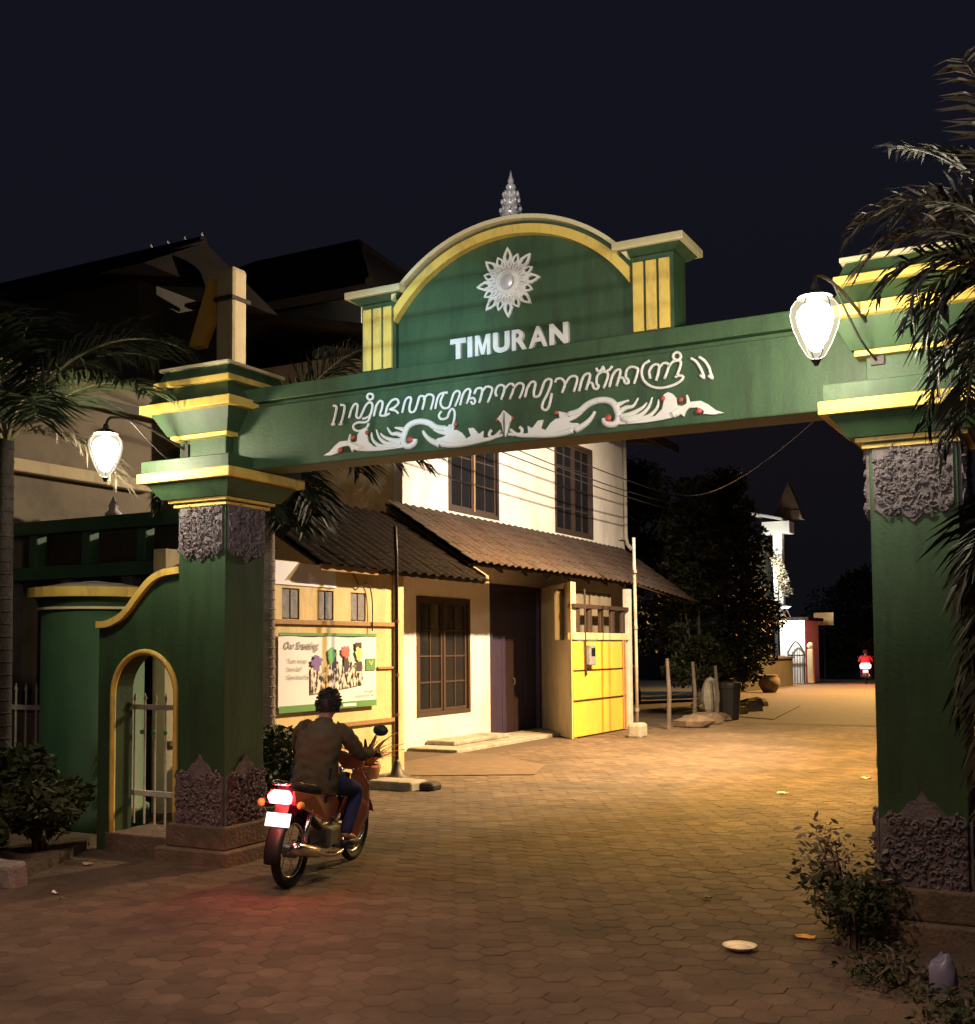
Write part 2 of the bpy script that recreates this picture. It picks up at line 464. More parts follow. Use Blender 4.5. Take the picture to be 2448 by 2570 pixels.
ORN_POLY = {'cluster':[(0.133,3.293),(0.186,3.305),(0.182,3.359),(0.219,3.336),(0.266,3.388),(0.311,3.388),(0.289,3.329),(0.326,3.312),(0.364,3.359),(0.406,3.385),(0.438,3.386),(0.426,3.439),(0.507,3.416),(0.579,3.421),(0.615,3.401),(0.56,3.369),(0.506,3.353),(0.533,3.342),(0.578,3.338),(0.6,3.31),(0.532,3.279),(0.423,3.273),(0.284,3.274),(0.181,3.279)],'tail':[(1.304,3.369),(1.37,3.373),(1.403,3.398),(1.476,3.398),(1.524,3.369),(1.579,3.323),(1.638,3.297),(1.563,3.292),(1.49,3.305),(1.499,3.324),(1.451,3.353),(1.394,3.355),(1.373,3.337),(1.36,3.299),(1.336,3.321),(1.307,3.304)],'mass':[(0.826,3.298),(0.879,3.324),(0.94,3.322),(1.068,3.317),(1.153,3.328),(1.204,3.371),(1.217,3.426),(1.214,3.467),(1.248,3.483),(1.281,3.467),(1.309,3.432),(1.312,3.384),(1.37,3.373),(1.336,3.333),(1.303,3.305),(1.211,3.294),(1.085,3.287),(0.913,3.292)]}
ORN_TUBE = {'arm':[(0.506,3.404),(0.588,3.42),(0.651,3.46),(0.723,3.481),(0.794,3.477),(0.846,3.451),(0.876,3.398),(0.884,3.348),(0.866,3.309),(0.826,3.3),(0.787,3.321),(0.779,3.351)],'leafc':[(0.559,3.289),(0.632,3.324),(0.681,3.365),(0.709,3.408)],'b1':[(0.872,3.431),(0.907,3.444),(0.963,3.458)],'b1b':[(0.88,3.381),(0.941,3.408),(0.993,3.414),(1.032,3.467)],'b2':[(0.897,3.347),(0.983,3.362),(1.061,3.395),(1.095,3.428)],'b3':[(0.914,3.324),(1.034,3.34),(1.103,3.39),(1.134,3.46)],'b4':[(0.939,3.313),(1.085,3.323),(1.162,3.376),(1.18,3.442)],'b5':[(1.278,3.323),(1.336,3.353),(1.386,3.384),(1.379,3.448)],'base':[(0.039,3.345),(0.096,3.3),(0.209,3.285),(0.349,3.274),(0.459,3.278),(0.541,3.293)],'curl':[(0.022,3.311),(0.068,3.304),(0.123,3.305),(0.135,3.333),(0.115,3.356)]}
ORN_KNOB = [(0.415,3.426,0.016),(0.814,3.347,0.026),(1.214,3.441,0.018),(1.342,3.416,0.018),(1.467,3.327,0.022)]
ORN_MID = [(-0.009,3.493),(0.033,3.455),(0.065,3.427),(0.037,3.393),(0.022,3.332),(0.003,3.288),(-0.015,3.335),(-0.028,3.395),(-0.063,3.432),(-0.037,3.459)]

# ------------------------------------------------------------------ the setting: ground, street, paving
def sheet(name, x0, x1, y0, y1, z, m):
    return struct(MB().add([(x0, y0, z), (x1, y0, z), (x1, y1, z), (x0, y1, z)], [(0, 1, 2, 3)]).build(name, m))

sheet('ground', -600, 600, -200, 1200, -0.06, 'soil')
road = sheet('road', -30, 25, -25, 26, -0.0028, 'road_bed')
far_road = sheet('street', -14, 1, 26, 90, -0.012, 'far_paving')

def in_view(p, m=0.03):
    d = Vector(p) - Vector((0, 0, CAM_H))
    z = d.dot(fw)
    if z < 0.3:
        return None
    px, py = 1224 + CAM_F * d.dot(rt) / z, 1460 - CAM_F * d.dot(upv) / z
    if -2448 * m < px < 2448 * (1 + m) and -2570 * m < py < 2570 * (1 + m):
        return z
    return None

def hex_mesh(r, name, m):
    mb = MB()
    vs, fs = [], []
    for rr, z in ((r, -0.03), (r, -0.003), (r - 0.005, 0.0)):
        for k in range(6):
            a = PI / 6 + PI / 3 * k
            vs.append((rr * math.cos(a), rr * math.sin(a), z))
    for L in (0, 1):
        for k in range(6):
            k2 = (k + 1) % 6
            fs.append((L * 6 + k, L * 6 + k2, L * 6 + 6 + k2, L * 6 + 6 + k))
    fs.append(tuple(range(12, 18)))
    mb.add(vs, fs)
    me = mb.mesh(name)
    me.materials.append(MATS[m])
    return me

rngp = random.Random(3)
HR = 0.102
hexes = [hex_mesh(HR - 0.0018, 'paving_block', m) for m in ('paver', 'paver_b', 'paver_c')]
dx, dy = HR * math.sqrt(3), HR * 1.5
cells = []
j = 0
y = 3.6
while y < 25.5:
    x = -14 + (dx / 2 if j % 2 else 0)
    while x < 3:
        lim = -8.95 if y > 8.6 else (-13 if y < 6.6 else -8.2)
        if lim < x < 2.2:
            z = in_view((x, y, 0))
            if z:
                cells.append((z, x, y))
        x += dx
    y += dy
    j += 1
cells.sort()
ca, sa = 1.0, 0.0
for i, (z, x, y) in enumerate(cells[:300]):
    M = Matrix.Translation((x, y, rngp.uniform(-0.0016, 0.0022))) @ Euler((rngp.gauss(0, 0.007), rngp.gauss(0, 0.007), rngp.gauss(0, 0.015))).to_matrix().to_4x4()
    inst(hexes[rngp.choice((0, 0, 1, 2))], 'paving_block', road, M)
rest = [MB(), MB(), MB()]
for (z, x, y) in cells[300:]:
    h = rngp.uniform(-0.0016, 0.0022)
    tx, ty = rngp.gauss(0, 0.007), rngp.gauss(0, 0.007)
    vs = []
    for rr, zz in ((HR - 0.0018, -0.02), (HR - 0.0018, -0.003), (HR - 0.0068, 0.0)):
        for k in range(6):
            a = PI / 6 + PI / 3 * k
            px, py = rr * math.cos(a), rr * math.sin(a)
            vs.append((x + px, y + py, zz + h + px * tx + py * ty))
    fs = [(L * 6 + k, L * 6 + (k + 1) % 6, L * 6 + 6 + (k + 1) % 6, L * 6 + 6 + k) for L in (0, 1) for k in range(6)]
    fs.append(tuple(range(12, 18)))
    rest[rngp.choice((0, 0, 1, 2))].add(vs, fs)
for mb, m in zip(rest, ('paver', 'paver_b', 'paver_c')):
    o = mb.build('far_paving_blocks', m, road)
    o['kind'] = 'stuff'

# ------------------------------------------------------------------ the gate
GX, YF, YB = -3.77, 7.257, 7.337
gate = thing('village_gate', 'green and yellow painted arched gateway spanning the street, lettered across its beam', 'gateway', (GX, 7.5, 0))

def rect(x0, x1, e, y0=7.257, y1=7.757):
    return (x0 - e, x1 + e, y0 - e, y1 + e)

def ebox(x0, x1, e, z0, z1, name, m, parent, bevel=0.006):
    a = rect(x0, x1, e)
    return MB().box(a[0], a[1], a[2], a[3], z0, z1).build(name, m, parent, bevel=bevel)

def carving(w, h, seed, jag_top=False):
    """relief panel in local (u right, v up, n out), returned as vertex/face lists in (u, v, n)"""
    rng = random.Random(seed)
    mb = MB()
    # backing plate with a jagged free edge
    n = 9
    if not jag_top:
        edge = [(w * i / (n - 1), (0.10 * h if i % 2 else 0.19 * h) if i not in (n // 2,) else -0.02 * h) for i in range(n)]
        poly = edge + [(w, h), (0, h)]
    else:
        edge = [(0, 0.72 * h), (0.12 * w, 0.80 * h), (0.22 * w, 0.78 * h), (0.34 * w, 0.92 * h), (0.42 * w, 0.94 * h), (0.5 * w, 1.06 * h),
                (0.58 * w, 0.94 * h), (0.66 * w, 0.92 * h), (0.78 * w, 0.78 * h), (0.88 * w, 0.80 * h), (w, 0.72 * h)]
        poly = [(0, 0)] + edge + [(w, 0)]
        poly = [poly[0]] + edge + [poly[-1]]
    mb.prism([(p[0], p[1], 0) for p in poly], (0, 0, 0.018))
    # scrolls and leaves
    for i in range(95):
        u, v = rng.uniform(0.04, 0.96) * w, rng.uniform(0.12, 0.97) * h
        if jag_top:
            v = rng.uniform(0.04, 0.74) * h
        s = rng.uniform(0.028, 0.055)
        a0 = rng.uniform(0, 2 * PI)
        d = rng.choice((-1, 1))
        pts, rr = [], []
        turns = rng.uniform(0.55, 1.25)
        for k in range(9):
            t = k / 8
            a = a0 + d * t * turns * 2 * PI
            q = s * (1 - 0.72 * t)
            pts.append((min(max(u + q * math.cos(a), 0.005), w - 0.005), v + q * math.sin(a), 0.02 + 0.014 * t))
            rr.append(0.0075 * (0.55 + 1.1 * t))
        mb.tube(pts, rr, 5)
    for i in range(50):
        u, v = rng.uniform(0.05, 0.95) * w, (rng.uniform(0.03, 0.8) if jag_top else rng.uniform(0.08, 0.95)) * h
        a = rng.uniform(0, 2 * PI)
        L = rng.uniform(0.025, 0.05)
        mb.tube([(u, v, 0.016), (u + L * 0.5 * math.cos(a), v + L * 0.5 * math.sin(a), 0.034), (u + L * math.cos(a + 0.5), v + L * math.sin(a + 0.5), 0.02)], [0.008, 0.011, 0.002], 5)
    return mb

def place_panel(mb, org, ud, nd):
    ud, nd = Vector(ud), Vector(nd)
    q = MB()
    q.f = list(mb.f)
    q.v = [tuple(Vector(org) + ud * v[0] + Vector((0, 0, 1)) * v[1] + nd * v[2]) for v in mb.v]
    return q

def pillar(x0, x1):
    w = x1 - x0
    p = MB().box(x0, x1, 7.257, 7.757, 0.30, 4.02).build('pillar', 'green', gate, bevel=0.006)
    MB().box(x0 - 0.13, x1 + 0.13, 7.127, 7.887, -0.05, 0.12).build('plinth_step', 'stone_brown', p, bevel=0.015)
    MB().box(x0 - 0.065, x1 + 0.065, 7.192, 7.822, 0.12, 0.31).build('plinth', 'stone_brown', p, bevel=0.015)
    # carved skirts, foot and head of the shaft, on every face
    up = carving(w - 0.05, 0.46, 11)
    lo = carving(w - 0.02, 0.54, 12, True)
    for (org, ud, nd) in (((x0, 7.257, 0), (1, 0, 0), (0, -1, 0)), ((x1, 7.257, 0), (0, 1, 0), (1, 0, 0)), ((x0, 7.757, 0), (0, -1, 0), (-1, 0, 0)), ((x1, 7.757, 0), (-1, 0, 0), (0, 1, 0))):
        o = Vector(org)
        place_panel(up, o + Vector(ud) * 0.025 + Vector((0, 0, 2.50)), ud, nd).build('carved_panel', 'carving', p)
        place_panel(lo, o + Vector(ud) * 0.01 + Vector((0, 0, 0.312)), ud, nd).build('carved_panel', 'carving', p)
    # capital, from below: two thin bands, flare, broad band, block, neck band, flare, broad band, top slabs
    ebox(x0, x1, 0.035, 2.960, 2.985, 'yellow_band', 'yellow', p, 0.004)
    ebox(x0, x1, 0.022, 2.985, 2.997, 'fillet', 'green', p, 0)
    ebox(x0, x1, 0.068, 2.997, 3.025, 'yellow_band', 'yellow', p, 0.004)
    MB().frustum(rect(x0, x1, 0.105), rect(x0, x1, 0.195), 3.025, 3.155).build('capital_flare', 'green', p)
    ebox(x0, x1, 0.25, 3.155, 3.238, 'yellow_band', 'yellow', p)
    ebox(x0, x1, 0.225, 3.238, 3.345, 'capital_block', 'green', p)
    ebox(x0, x1, 0.06, 3.535, 3.572, 'yellow_band', 'yellow', p, 0.004)
    MB().frustum(rect(x0, x1, 0.075), rect(x0, x1, 0.17), 3.572, 3.75).build('capital_flare', 'green', p)
    ebox(x0, x1, 0.24, 3.75, 3.825, 'yellow_band', 'yellow', p)
    MB().frustum(rect(x0, x1, 0.20), rect(x0, x1, 0.10), 3.825, 3.975).build('capital_slope', 'green', p)
    ebox(x0, x1, 0.16, 3.975, 4.025, 'yellow_band', 'yellow', p)
    MB().frustum(rect(x0, x1, 0.13), rect(x0, x1, 0.09), 4.025, 4.12).build('capital_slope', 'green', p)
    ebox(x0, x1, 0.125, 4.12, 4.15, 'top_slab', 'pale_yellow', p)
    return p

pillar(-6.87, -6.36)
pillar(-1.21, -0.70)

# beam: lettered panel, recessed groove, projecting top band
beam = MB().box(-6.36, -1.21, YB, 7.66, 3.245, 3.765).build('beam', 'green', gate, bevel=0.01)
MB().box(-6.36, -1.21, YB + 0.05, 7.61, 3.765, 3.80).build('groove', 'green', beam)
MB().box(-6.36, -1.21, YB - 0.025, 7.685, 3.80, 3.92).build('top_band', 'green', beam, bevel=0.008)

# script letters, each a run of rounded relief strokes
for gi, glyph in enumerate(SCRIPT):
    mb = MB()
    for st in glyph:
        pts = smooth_path([(GX + u, YB - 0.012, v) for u, v in st], 3)
        mb.tube(pts, 0.0105, 6, flat=1.0)
    mb.build('script_letter', 'white_paint', beam, smooth=True)

# carved foliage scroll under the script, mirrored about the middle
def poly_relief(pts, y, d, mirror):
    return MB().prism([(GX + (-u if mirror else u), y, v) for u, v in pts], (0, -d, 0))
for mir in (False, True):
    sg = -1 if mir else 1
    for k, pts in ORN_POLY.items():
        poly_relief(pts, YB + 0.002, 0.022, mir).build('leaf_scroll', 'white_paint', beam, bevel=0.006)
    for k, pts in ORN_TUBE.items():
        w0, w1 = {'arm': (0.026, 0.024), 'base': (0.012, 0.028), 'curl': (0.014, 0.012), 'leafc': (0.028, 0.01), 'b5': (0.03, 0.008)}.get(k, (0.024, 0.006))
        path = smooth_path([(GX + sg * u, YB - 0.008, v) for u, v in pts], 4)
        n = len(path)
        MB().tube(path, [w0 + (w1 - w0) * i / (n - 1) for i in range(n)], 7, flat=0.9).build('leaf_scroll', 'white_paint', beam, smooth=True)
    for u, v, r in ORN_KNOB:
        MB().ball((GX + sg * u, YB - 0.02, v), r, 10, 7, (1, 0.8, 1)).build('red_bud', 'red_paint', beam, smooth=True)
MB().prism([(GX + u, YB + 0.002, v) for u, v in ORN_MID], (0, -0.03, 0)).build('leaf_finial', 'white_paint', beam, bevel=0.008)
MB().tube([(GX, YB - 0.03, 3.30), (GX, YB - 0.036, 3.40), (GX, YB - 0.03, 3.47)], [0.004, 0.008, 0.004], 5).build('leaf_vein', 'carving', beam)
for sg in (-1, 1):
    MB().ball((GX + sg * 0.062, YB - 0.014, 3.425), 0.014, 8, 6).build('red_bud', 'red_paint', beam, smooth=True)

# pediment: segmental panel, mouldings, two fluted piers
AR, AC = 1.31, 3.62
def arc(r, a0, a1, n, y):
    return [(GX + r * math.sin(a0 + (a1 - a0) * i / n), y, AC + r * math.cos(a0 + (a1 - a0) * i / n)) for i in range(n + 1)]
A1 = math.asin(0.97 / AR)
ped = MB().prism([(GX - 0.97, 7.40, 3.92)] + arc(1.25, -math.asin(0.97 / 1.25), math.asin(0.97 / 1.25), 32, 7.40) + [(GX + 0.97, 7.40, 3.92)], (0, 0.2, 0)).build('pediment', 'green', gate)
def moulding(r0, r1, y, d, name, m):
    a0, a1 = math.asin(min(1, 0.975 / r0)), math.asin(0.975 / r1)
    lo, hi = arc(r0, -a0, a0, 36, y), arc(r1, -a1, a1, 36, y)
    mb = MB()
    n = len(lo)
    vs = lo + hi + [(p[0], p[1] + d, p[2]) for p in lo] + [(p[0], p[1] + d, p[2]) for p in hi]
    fs = []
    for i in range(n - 1):
        fs += [(i, i + 1, n + i + 1, n + i), (2 * n + i, 3 * n + i, 3 * n + i + 1, 2 * n + i + 1), (i, 2 * n + i, 2 * n + i + 1, i + 1), (n + i, n + i + 1, 3 * n + i + 1, 3 * n + i)]
    fs += [(0, n, 3 * n, 2 * n), (n - 1, 3 * n - 1, 4 * n - 1, 2 * n - 1)]
    return mb.add(vs, fs).build(name, m, ped)
moulding(1.185, 1.252, 7.335, 0.262, 'arch_moulding', 'yellow')
moulding(1.252, 1.282, 7.372, 0.225, 'arch_groove', 'green')
moulding(1.282, 1.312, 7.30, 0.33, 'arch_moulding', 'pale_yellow')
for sg in (-1, 1):
    xa, xb = sorted((GX + sg * 0.975, GX + sg * 1.29))
    pr = MB().box(xa, xb, 7.36, 7.62, 3.92, 4.47).build('pediment_pier', 'green', gate, bevel=0.005)
    wst = (xb - xa - 0.03) / 3
    for k in range(3):
        xs = xa + 0.015 + k * wst
        MB().box(xs + 0.010, xs + wst - 0.010, 7.337, 7.362, 3.935, 4.425).build('flute_strip', 'yellow', pr, bevel=0.004)
    MB().frustum((xa - 0.02, xb + 0.02, 7.34, 7.64), (xa - 0.07, xb + 0.07, 7.29, 7.69), 4.47, 4.51).build('cap_flare', 'green', pr)
    MB().box(xa - 0.10, xb + 0.10, 7.26, 7.72, 4.51, 4.565).build('cap_slab', 'pale_yellow', pr, bevel=0.005)

# sun emblem
EZ = 4.463
def petal(a, r0, r1, w, hole):
    c, s_ = math.cos(a), math.sin(a)
    def P(t, q):
        return (GX + c * t - s_ * q, 7.40, EZ + s_ * t + c * q)
    out = [P(r0, -w * 0.55), P(r0 + (r1 - r0) * 0.45, -w), P(r0 + (r1 - r0) * 0.75, -w * 0.55), P(r1, 0), P(r0 + (r1 - r0) * 0.75, w * 0.55), P(r0 + (r1 - r0) * 0.45, w), P(r0, w * 0.55)]
    inn = [P(r0 + (r1 - r0) * 0.3, -w * 0.2), P(r0 + (r1 - r0) * 0.5, -w * hole), P(r0 + (r1 - r0) * 0.65, -w * hole * 0.6), P(r0 + (r1 - r0) * 0.8, 0), P(r0 + (r1 - r0) * 0.65, w * hole * 0.6), P(r0 + (r1 - r0) * 0.5, w * hole), P(r0 + (r1 - r0) * 0.3, w * 0.2)]
    n = 7
    vs = [Vector(p) + Vector((0, 0.002, 0)) for p in out + inn] + [Vector(p) + Vector((0, -0.02, 0)) for p in out + inn]
    fs = []
    for i in range(n):
        k = (i + 1) % n
        fs += [(2 * n + i, 2 * n + k, 3 * n + k, 3 * n + i), (i, k, 2 * n + k, 2 * n + i), (n + i, 3 * n + i, 3 * n + k, n + k)]
    return MB().add(vs, fs)
emb = MB().lathe((0, 0, 0), [(0.150, 0.0), (0.150, 0.016), (0.10, 0.024), (0.098, 0.034), (0.085, 0.046), (0.070, 0.046), (0.068, 0.03)], 32)
emb.xf(Matrix.Translation((GX, 7.401, EZ)) @ Matrix.Rotation(PI / 2, 4, 'X'))
emb.build('sun_disc', 'white_paint', ped, smooth=False)
MB().ball((GX, 7.372, EZ), 0.062, 16, 8, (1, 0.35, 1)).build('sun_boss', 'silver_paint', ped, smooth=True)
for k in range(16):
    a = PI / 2 + 2 * PI * k / 16
    if k % 2 == 0:
        petal(a, 0.125, 0.268, 0.040, 0.42).build('sun_petal', 'white_paint', ped, bevel=0.003)
    else:
        petal(a, 0.125, 0.222, 0.036, 0.40).build('sun_petal', 'white_paint', ped, bevel=0.003)
for k in range(16):
    a = PI / 2 + 2 * PI * (k + 0.5) / 16
    petal(a, 0.095, 0.165, 0.022, 0.3).xf(Matrix.Translation((0, -0.012, 0))).build('sun_petal', 'white_paint', ped)

# TIMURAN, one letter each
def word(txt, x0, x1, z0, z1, y, parent, m, bold, depth):
    adv = []
    for ch in txt:
        me = text_mesh(ch, 1.0, 0, 0.0, 'LEFT')
        xs = [v.co.x for v in me.vertices]
        adv.append((min(xs), max(xs)))
        bpy.data.meshes.remove(me)
    gap = 0.17
    tot = sum(b - a for a, b in adv) + gap * (len(txt) - 1)
    sx = (x1 - x0) / tot
    x = x0
    for ch, (a, b) in zip(txt, adv):
        if ch == 'M':
            q = [(0, 0), (0, 1), (0.27, 1), (0.5, 0.40), (0.73, 1), (1, 1), (1, 0), (0.79, 0), (0.79, 0.62), (0.59, 0.04), (0.41, 0.04), (0.21, 0.62), (0.21, 0)]
            me = MB().prism([(a + u * (b - a), v, -depth) for u, v in q], (0, 0, 2 * depth)).mesh('letter')
        else:
            me = text_mesh(ch, 1.0, depth, 0.03 if ch in 'RA' else bold, 'LEFT')
        zs = [v.co.y for v in me.vertices]
        ylo, yhi = min(zs), max(zs)
        for v in me.vertices:
            cx = x + (v.co.x - a) * sx
            cz = z0 + (v.co.y - ylo) / (yhi - ylo) * (z1 - z0)
            v.co = (cx - GX, y - v.co.z - 7.5, cz)
        me.materials.append(MATS[m])
        o = bpy.data.objects.new('letter', me)
        COL.objects.link(o)
        o.parent = parent
        o['label'] = 'white block letter ' + ch
        x += (b - a + gap) * sx
word('TIMURAN', -4.247, -3.29, 3.935, 4.092, 7.385, ped, 'white_paint', 0.052, 0.016)

# stacked finial on the crown
prof = [(0.055, -0.02), (0.075, 0.0), (0.082, 0.03), (0.055, 0.055), (0.072, 0.075), (0.076, 0.10), (0.045, 0.125), (0.060, 0.145), (0.064, 0.165), (0.038, 0.19),
        (0.050, 0.205), (0.052, 0.225), (0.028, 0.25), (0.038, 0.262), (0.038, 0.28), (0.018, 0.30), (0.024, 0.315), (0.018, 0.335), (0.010, 0.36), (0.003, 0.40)]
fin = MB().lathe((GX, 7.45, 4.935), prof, 14).build('finial', 'silver_paint', gate, smooth=True)
for (r, h) in ((0.086, 0.02), (0.080, 0.09), (0.067, 0.157), (0.055, 0.215)):
    for k in range(10):
        a = 2 * PI * k / 10
        MB().ball((GX + r * math.cos(a), 7.45 + r * math.sin(a), 4.935 + h), 0.014, 6, 4, (1, 1, 1.5)).build('finial_leaf', 'silver_paint', fin, smooth=True)

# left wing wall with an arched foot passage and a swept yellow coping
def wing():
    x0, x1, y0, y1 = -7.85, -6.87, 7.30, 7.52
    top = smooth_path([(-7.85, 0, 1.985), (-7.75, 0, 1.985), (-7.654, 0, 2.01), (-7.55, 0, 2.055), (-7.463, 0, 2.125), (-7.39, 0, 2.20), (-7.323, 0, 2.262), (-7.25, 0, 2.33), (-7.161, 0, 2.385), (-7.05, 0, 2.42), (-6.87, 0, 2.435)], 3)
    ac, ar, ab = -7.297, 0.365, 1.37
    arch = [(ac - ar, 0, 0.0)] + [(ac - ar * math.cos(PI * i / 18), 0, ab + ar * math.sin(PI * i / 18)) for i in range(19)] + [(ac + ar, 0, 0.0)]
    # wall as quads between arch/base and top
    mb = MB()
    def col(xa, xb, za0, zb0, za1, zb1):
        mb.add([(xa, y0, za0), (xb, y0, zb0), (xb, y1, zb0), (xa, y1, za0), (xa, y0, za1), (xb, y0, zb1), (xb, y1, zb1), (xa, y1, za1)],
               [(3, 2, 1, 0), (4, 5, 6, 7), (0, 1, 5, 4), (2, 3, 7, 6)])
    def topz(x):
        for a, b in zip(top[:-1], top[1:]):
            if a.x <= x <= b.x:
                return a.z + (b.z - a.z) * (x - a.x) / max(1e-9, b.x - a.x)
        return top[0].z if x < -7.4 else top[-1].z
    def botz(x):
        if abs(x - ac) >= ar:
            return -0.05
        return ab + math.sqrt(max(0, ar * ar - (x - ac) ** 2))
    xs = sorted(set([round(p.x, 4) for p in top] + [ac - ar, ac + ar] + [ac - ar * math.cos(PI * i / 18) for i in range(19)]))
    for a, b in zip(xs[:-1], xs[1:]):
        inside = ac - ar - 1e-6 <= a and b <= ac + ar + 1e-6
        col(a, b, botz(a) if inside else -0.05, botz(b) if inside else -0.05, topz(a), topz(b))
        if inside and (abs(a - (ac - ar)) < 1e-6 or abs(b - (ac + ar)) < 1e-6):
            pass
    for xj in (ac - ar, ac + ar):
        mb.add([(xj, y0, -0.05), (xj, y1, -0.05), (xj, y1, ab), (xj, y0, ab)], [(0, 1, 2, 3)])
    for xj, zt in ((x0, top[0].z), (x1, top[-1].z)):
        mb.add([(xj, y0, -0.05), (xj, y1, -0.05), (xj, y1, zt), (xj, y0, zt)], [(0, 1, 2, 3)])
    wgl = mb.build('wing_wall', 'green', gate)
    # coping, following the sweep
    cop = MB()
    sec = [(-0.045, 0.0), (0.045, 0.0)]
    n = len(top)
    vs, fs = [], []
    for i, p in enumerate(top):
        t = (top[min(i + 1, n - 1)] - top[max(i - 1, 0)]).normalized()
        nrm = Vector((-t.z, 0, t.x))
        for (yy, q) in ((y0 - 0.045, -0.028), (y0 - 0.045, 0.03), (y1 + 0.045, 0.03), (y1 + 0.045, -0.028)):
            v = p + nrm * q
            vs.append((v.x if i < n - 1 else v.x - 0.003, yy, v.z))
    for i in range(n - 1):
        for k in range(4):
            k2 = (k + 1) % 4
            fs.append((i * 4 + k, i * 4 + k2, i * 4 + 4 + k2, i * 4 + 4 + k))
    fs += [(3, 2, 1, 0), tuple(range(4 * n - 4, 4 * n))]
    cop.add(vs, fs).build('coping', 'yellow', wgl)
    # rounded yellow trim round the opening
    q = [(ac - ar - 0.005, y0 - 0.004, 0.02)] + [(ac - ar - 0.005, y0 - 0.004, 0.4 + 0.3 * k) for k in range(3)] + \
        [(ac - (ar + 0.005) * math.cos(PI * i / 20), y0 - 0.004, ab + (ar + 0.005) * math.sin(PI * i / 20)) for i in range(21)] + \
        [(ac + ar + 0.005, y0 - 0.004, 1.0 - 0.3 * k) for k in range(3)] + [(ac + ar + 0.005, y0 - 0.004, 0.30)]
    MB().tube(q, 0.026, 8).build('arch_trim', 'yellow', wgl, smooth=True)
    MB().box(ac - ar - 0.05, ac + ar + 0.08, 7.26, 7.80, -0.05, 0.17).build('threshold', 'stone_brown', gate, bevel=0.012)
wing()

# bracket lanterns in front of both pillars
def lantern(x, y, z, xw, label):
    t = thing('bracket_lamp', label, 'lamp', (x, y, z), 'glowing lanterns on the gate pillars')
    MB().lathe((x, y, z), [(0.018, -0.15), (0.036, -0.135), (0.066, -0.08), (0.092, -0.01), (0.102, 0.04), (0.096, 0.08), (0.07, 0.11), (0.03, 0.13)], 20).build('mantle', 'globe_glow', t, smooth=True)
    MB().lathe((x, y, z), [(0.022, -0.195), (0.046, -0.18), (0.086, -0.11), (0.122, -0.02), (0.136, 0.05), (0.130, 0.10), (0.104, 0.138), (0.06, 0.150)], 20).build('glass_globe', 'globe_glass', t, smooth=True)
    for k in range(6):
        a = 2 * PI * (k + 0.3) / 6
        MB().tube([(x + r_ * math.cos(a), y + r_ * math.sin(a), z + h_) for r_, h_ in ((0.025, -0.197), (0.049, -0.182), (0.089, -0.11), (0.125, -0.02), (0.139, 0.05), (0.133, 0.10), (0.107, 0.141), (0.07, 0.153))], 0.0028, 5).build('cage_rib', 'iron', t)
    MB().lathe((x, y, z), [(0.010, -0.235), (0.018, -0.22), (0.03, -0.202), (0.022, -0.197)], 12).build('bottom_cap', 'iron', t)
    MB().lathe((x, y, z), [(0.07, 0.151), (0.10, 0.155), (0.06, 0.185), (0.025, 0.20), (0.018, 0.235)], 14).build('top_cap', 'iron', t)
    path = smooth_path([(x, y, z + 0.23), (x + (xw - x) * 0.08, y + 0.06, z + 0.30), (x + (xw - x) * 0.45, y + (7.257 - y) * 0.45, z + 0.27), (xw, 7.262, z + 0.10)], 6)
    MB().tube(path, 0.011, 6).build('arm', 'iron', t)
    path = smooth_path([(x + (xw - x) * 0.3, y + (7.257 - y) * 0.3, z + 0.285), (x + (xw - x) * 0.7, y + (7.257 - y) * 0.7, z + 0.04), (xw, 7.262, z - 0.06)], 6)
    MB().tube(path, 0.007, 6).build('brace', 'iron', t)
    MB().box(xw - 0.04, xw + 0.04, 7.237, 7.258, z - 0.08, z + 0.15).build('wall_plate', 'iron', t)
lantern(-7.02, 6.57, 3.35, -6.80, 'glowing white pear-shaped lantern hanging by the left gate pillar, half behind palm fronds')
lantern(-1.345, 6.45, 3.56, -1.14, 'glowing white pear-shaped lantern in front of the beam by the right gate pillar')
# ------------------------------------------------------------------ street lamps (the light on the house and the street)
def street_lamp(x, y, h, hx, hy, label, power, color, aim=(0, 0, -1), cone=165, blend=0.35):
    t = thing('street_lamp', label, 'street lamp', (x, y, 0))
    MB().lathe((x, y, 0), [(0.13, -0.02), (0.13, 0.25), (0.075, 0.32), (0.06, 2.5), (0.045, h - 0.1), (0.03, h)], 12).build('pole', 'galv', t, smooth=True)
    d = Vector((hx - x, hy - y, 0))
    MB().tube(smooth_path([(x, y, h - 0.1), (x + d.x * 0.4, y + d.y * 0.4, h + 0.22), (hx, hy, h + 0.12)], 6), 0.028, 8).build('arm', 'galv', t, smooth=True)
    e = d.normalized()
    hd = MB().box(-0.28, 0.28, -0.11, 0.11, 0.0, 0.10)
    M = Matrix.Translation((hx, hy, h + 0.05)) @ Matrix.Rotation(math.atan2(e.y, e.x), 4, 'Z')
    head = hd.xf(M).build('lamp_head', 'galv', t, bevel=0.03)
    MB().box(-0.2, 0.2, -0.08, 0.08, -0.012, 0.0).xf(M).build('lens', 'lens_glow', head)
    ld = bpy.data.lights.new('street_lamp_light', 'SPOT')
    ld.energy = power
    ld.color = color
    ld.shadow_soft_size = 0.10
    ld.spot_size = R(cone)
    ld.spot_blend = blend
    lo = bpy.data.objects.new('street_lamp_light', ld)
    COL.objects.link(lo)
    lo.parent = t
    lo.location = (hx - x, hy - y, h - 0.04)
    lo.rotation_euler = Vector(aim).to_track_quat('-Z', 'Y').to_euler()
    return t
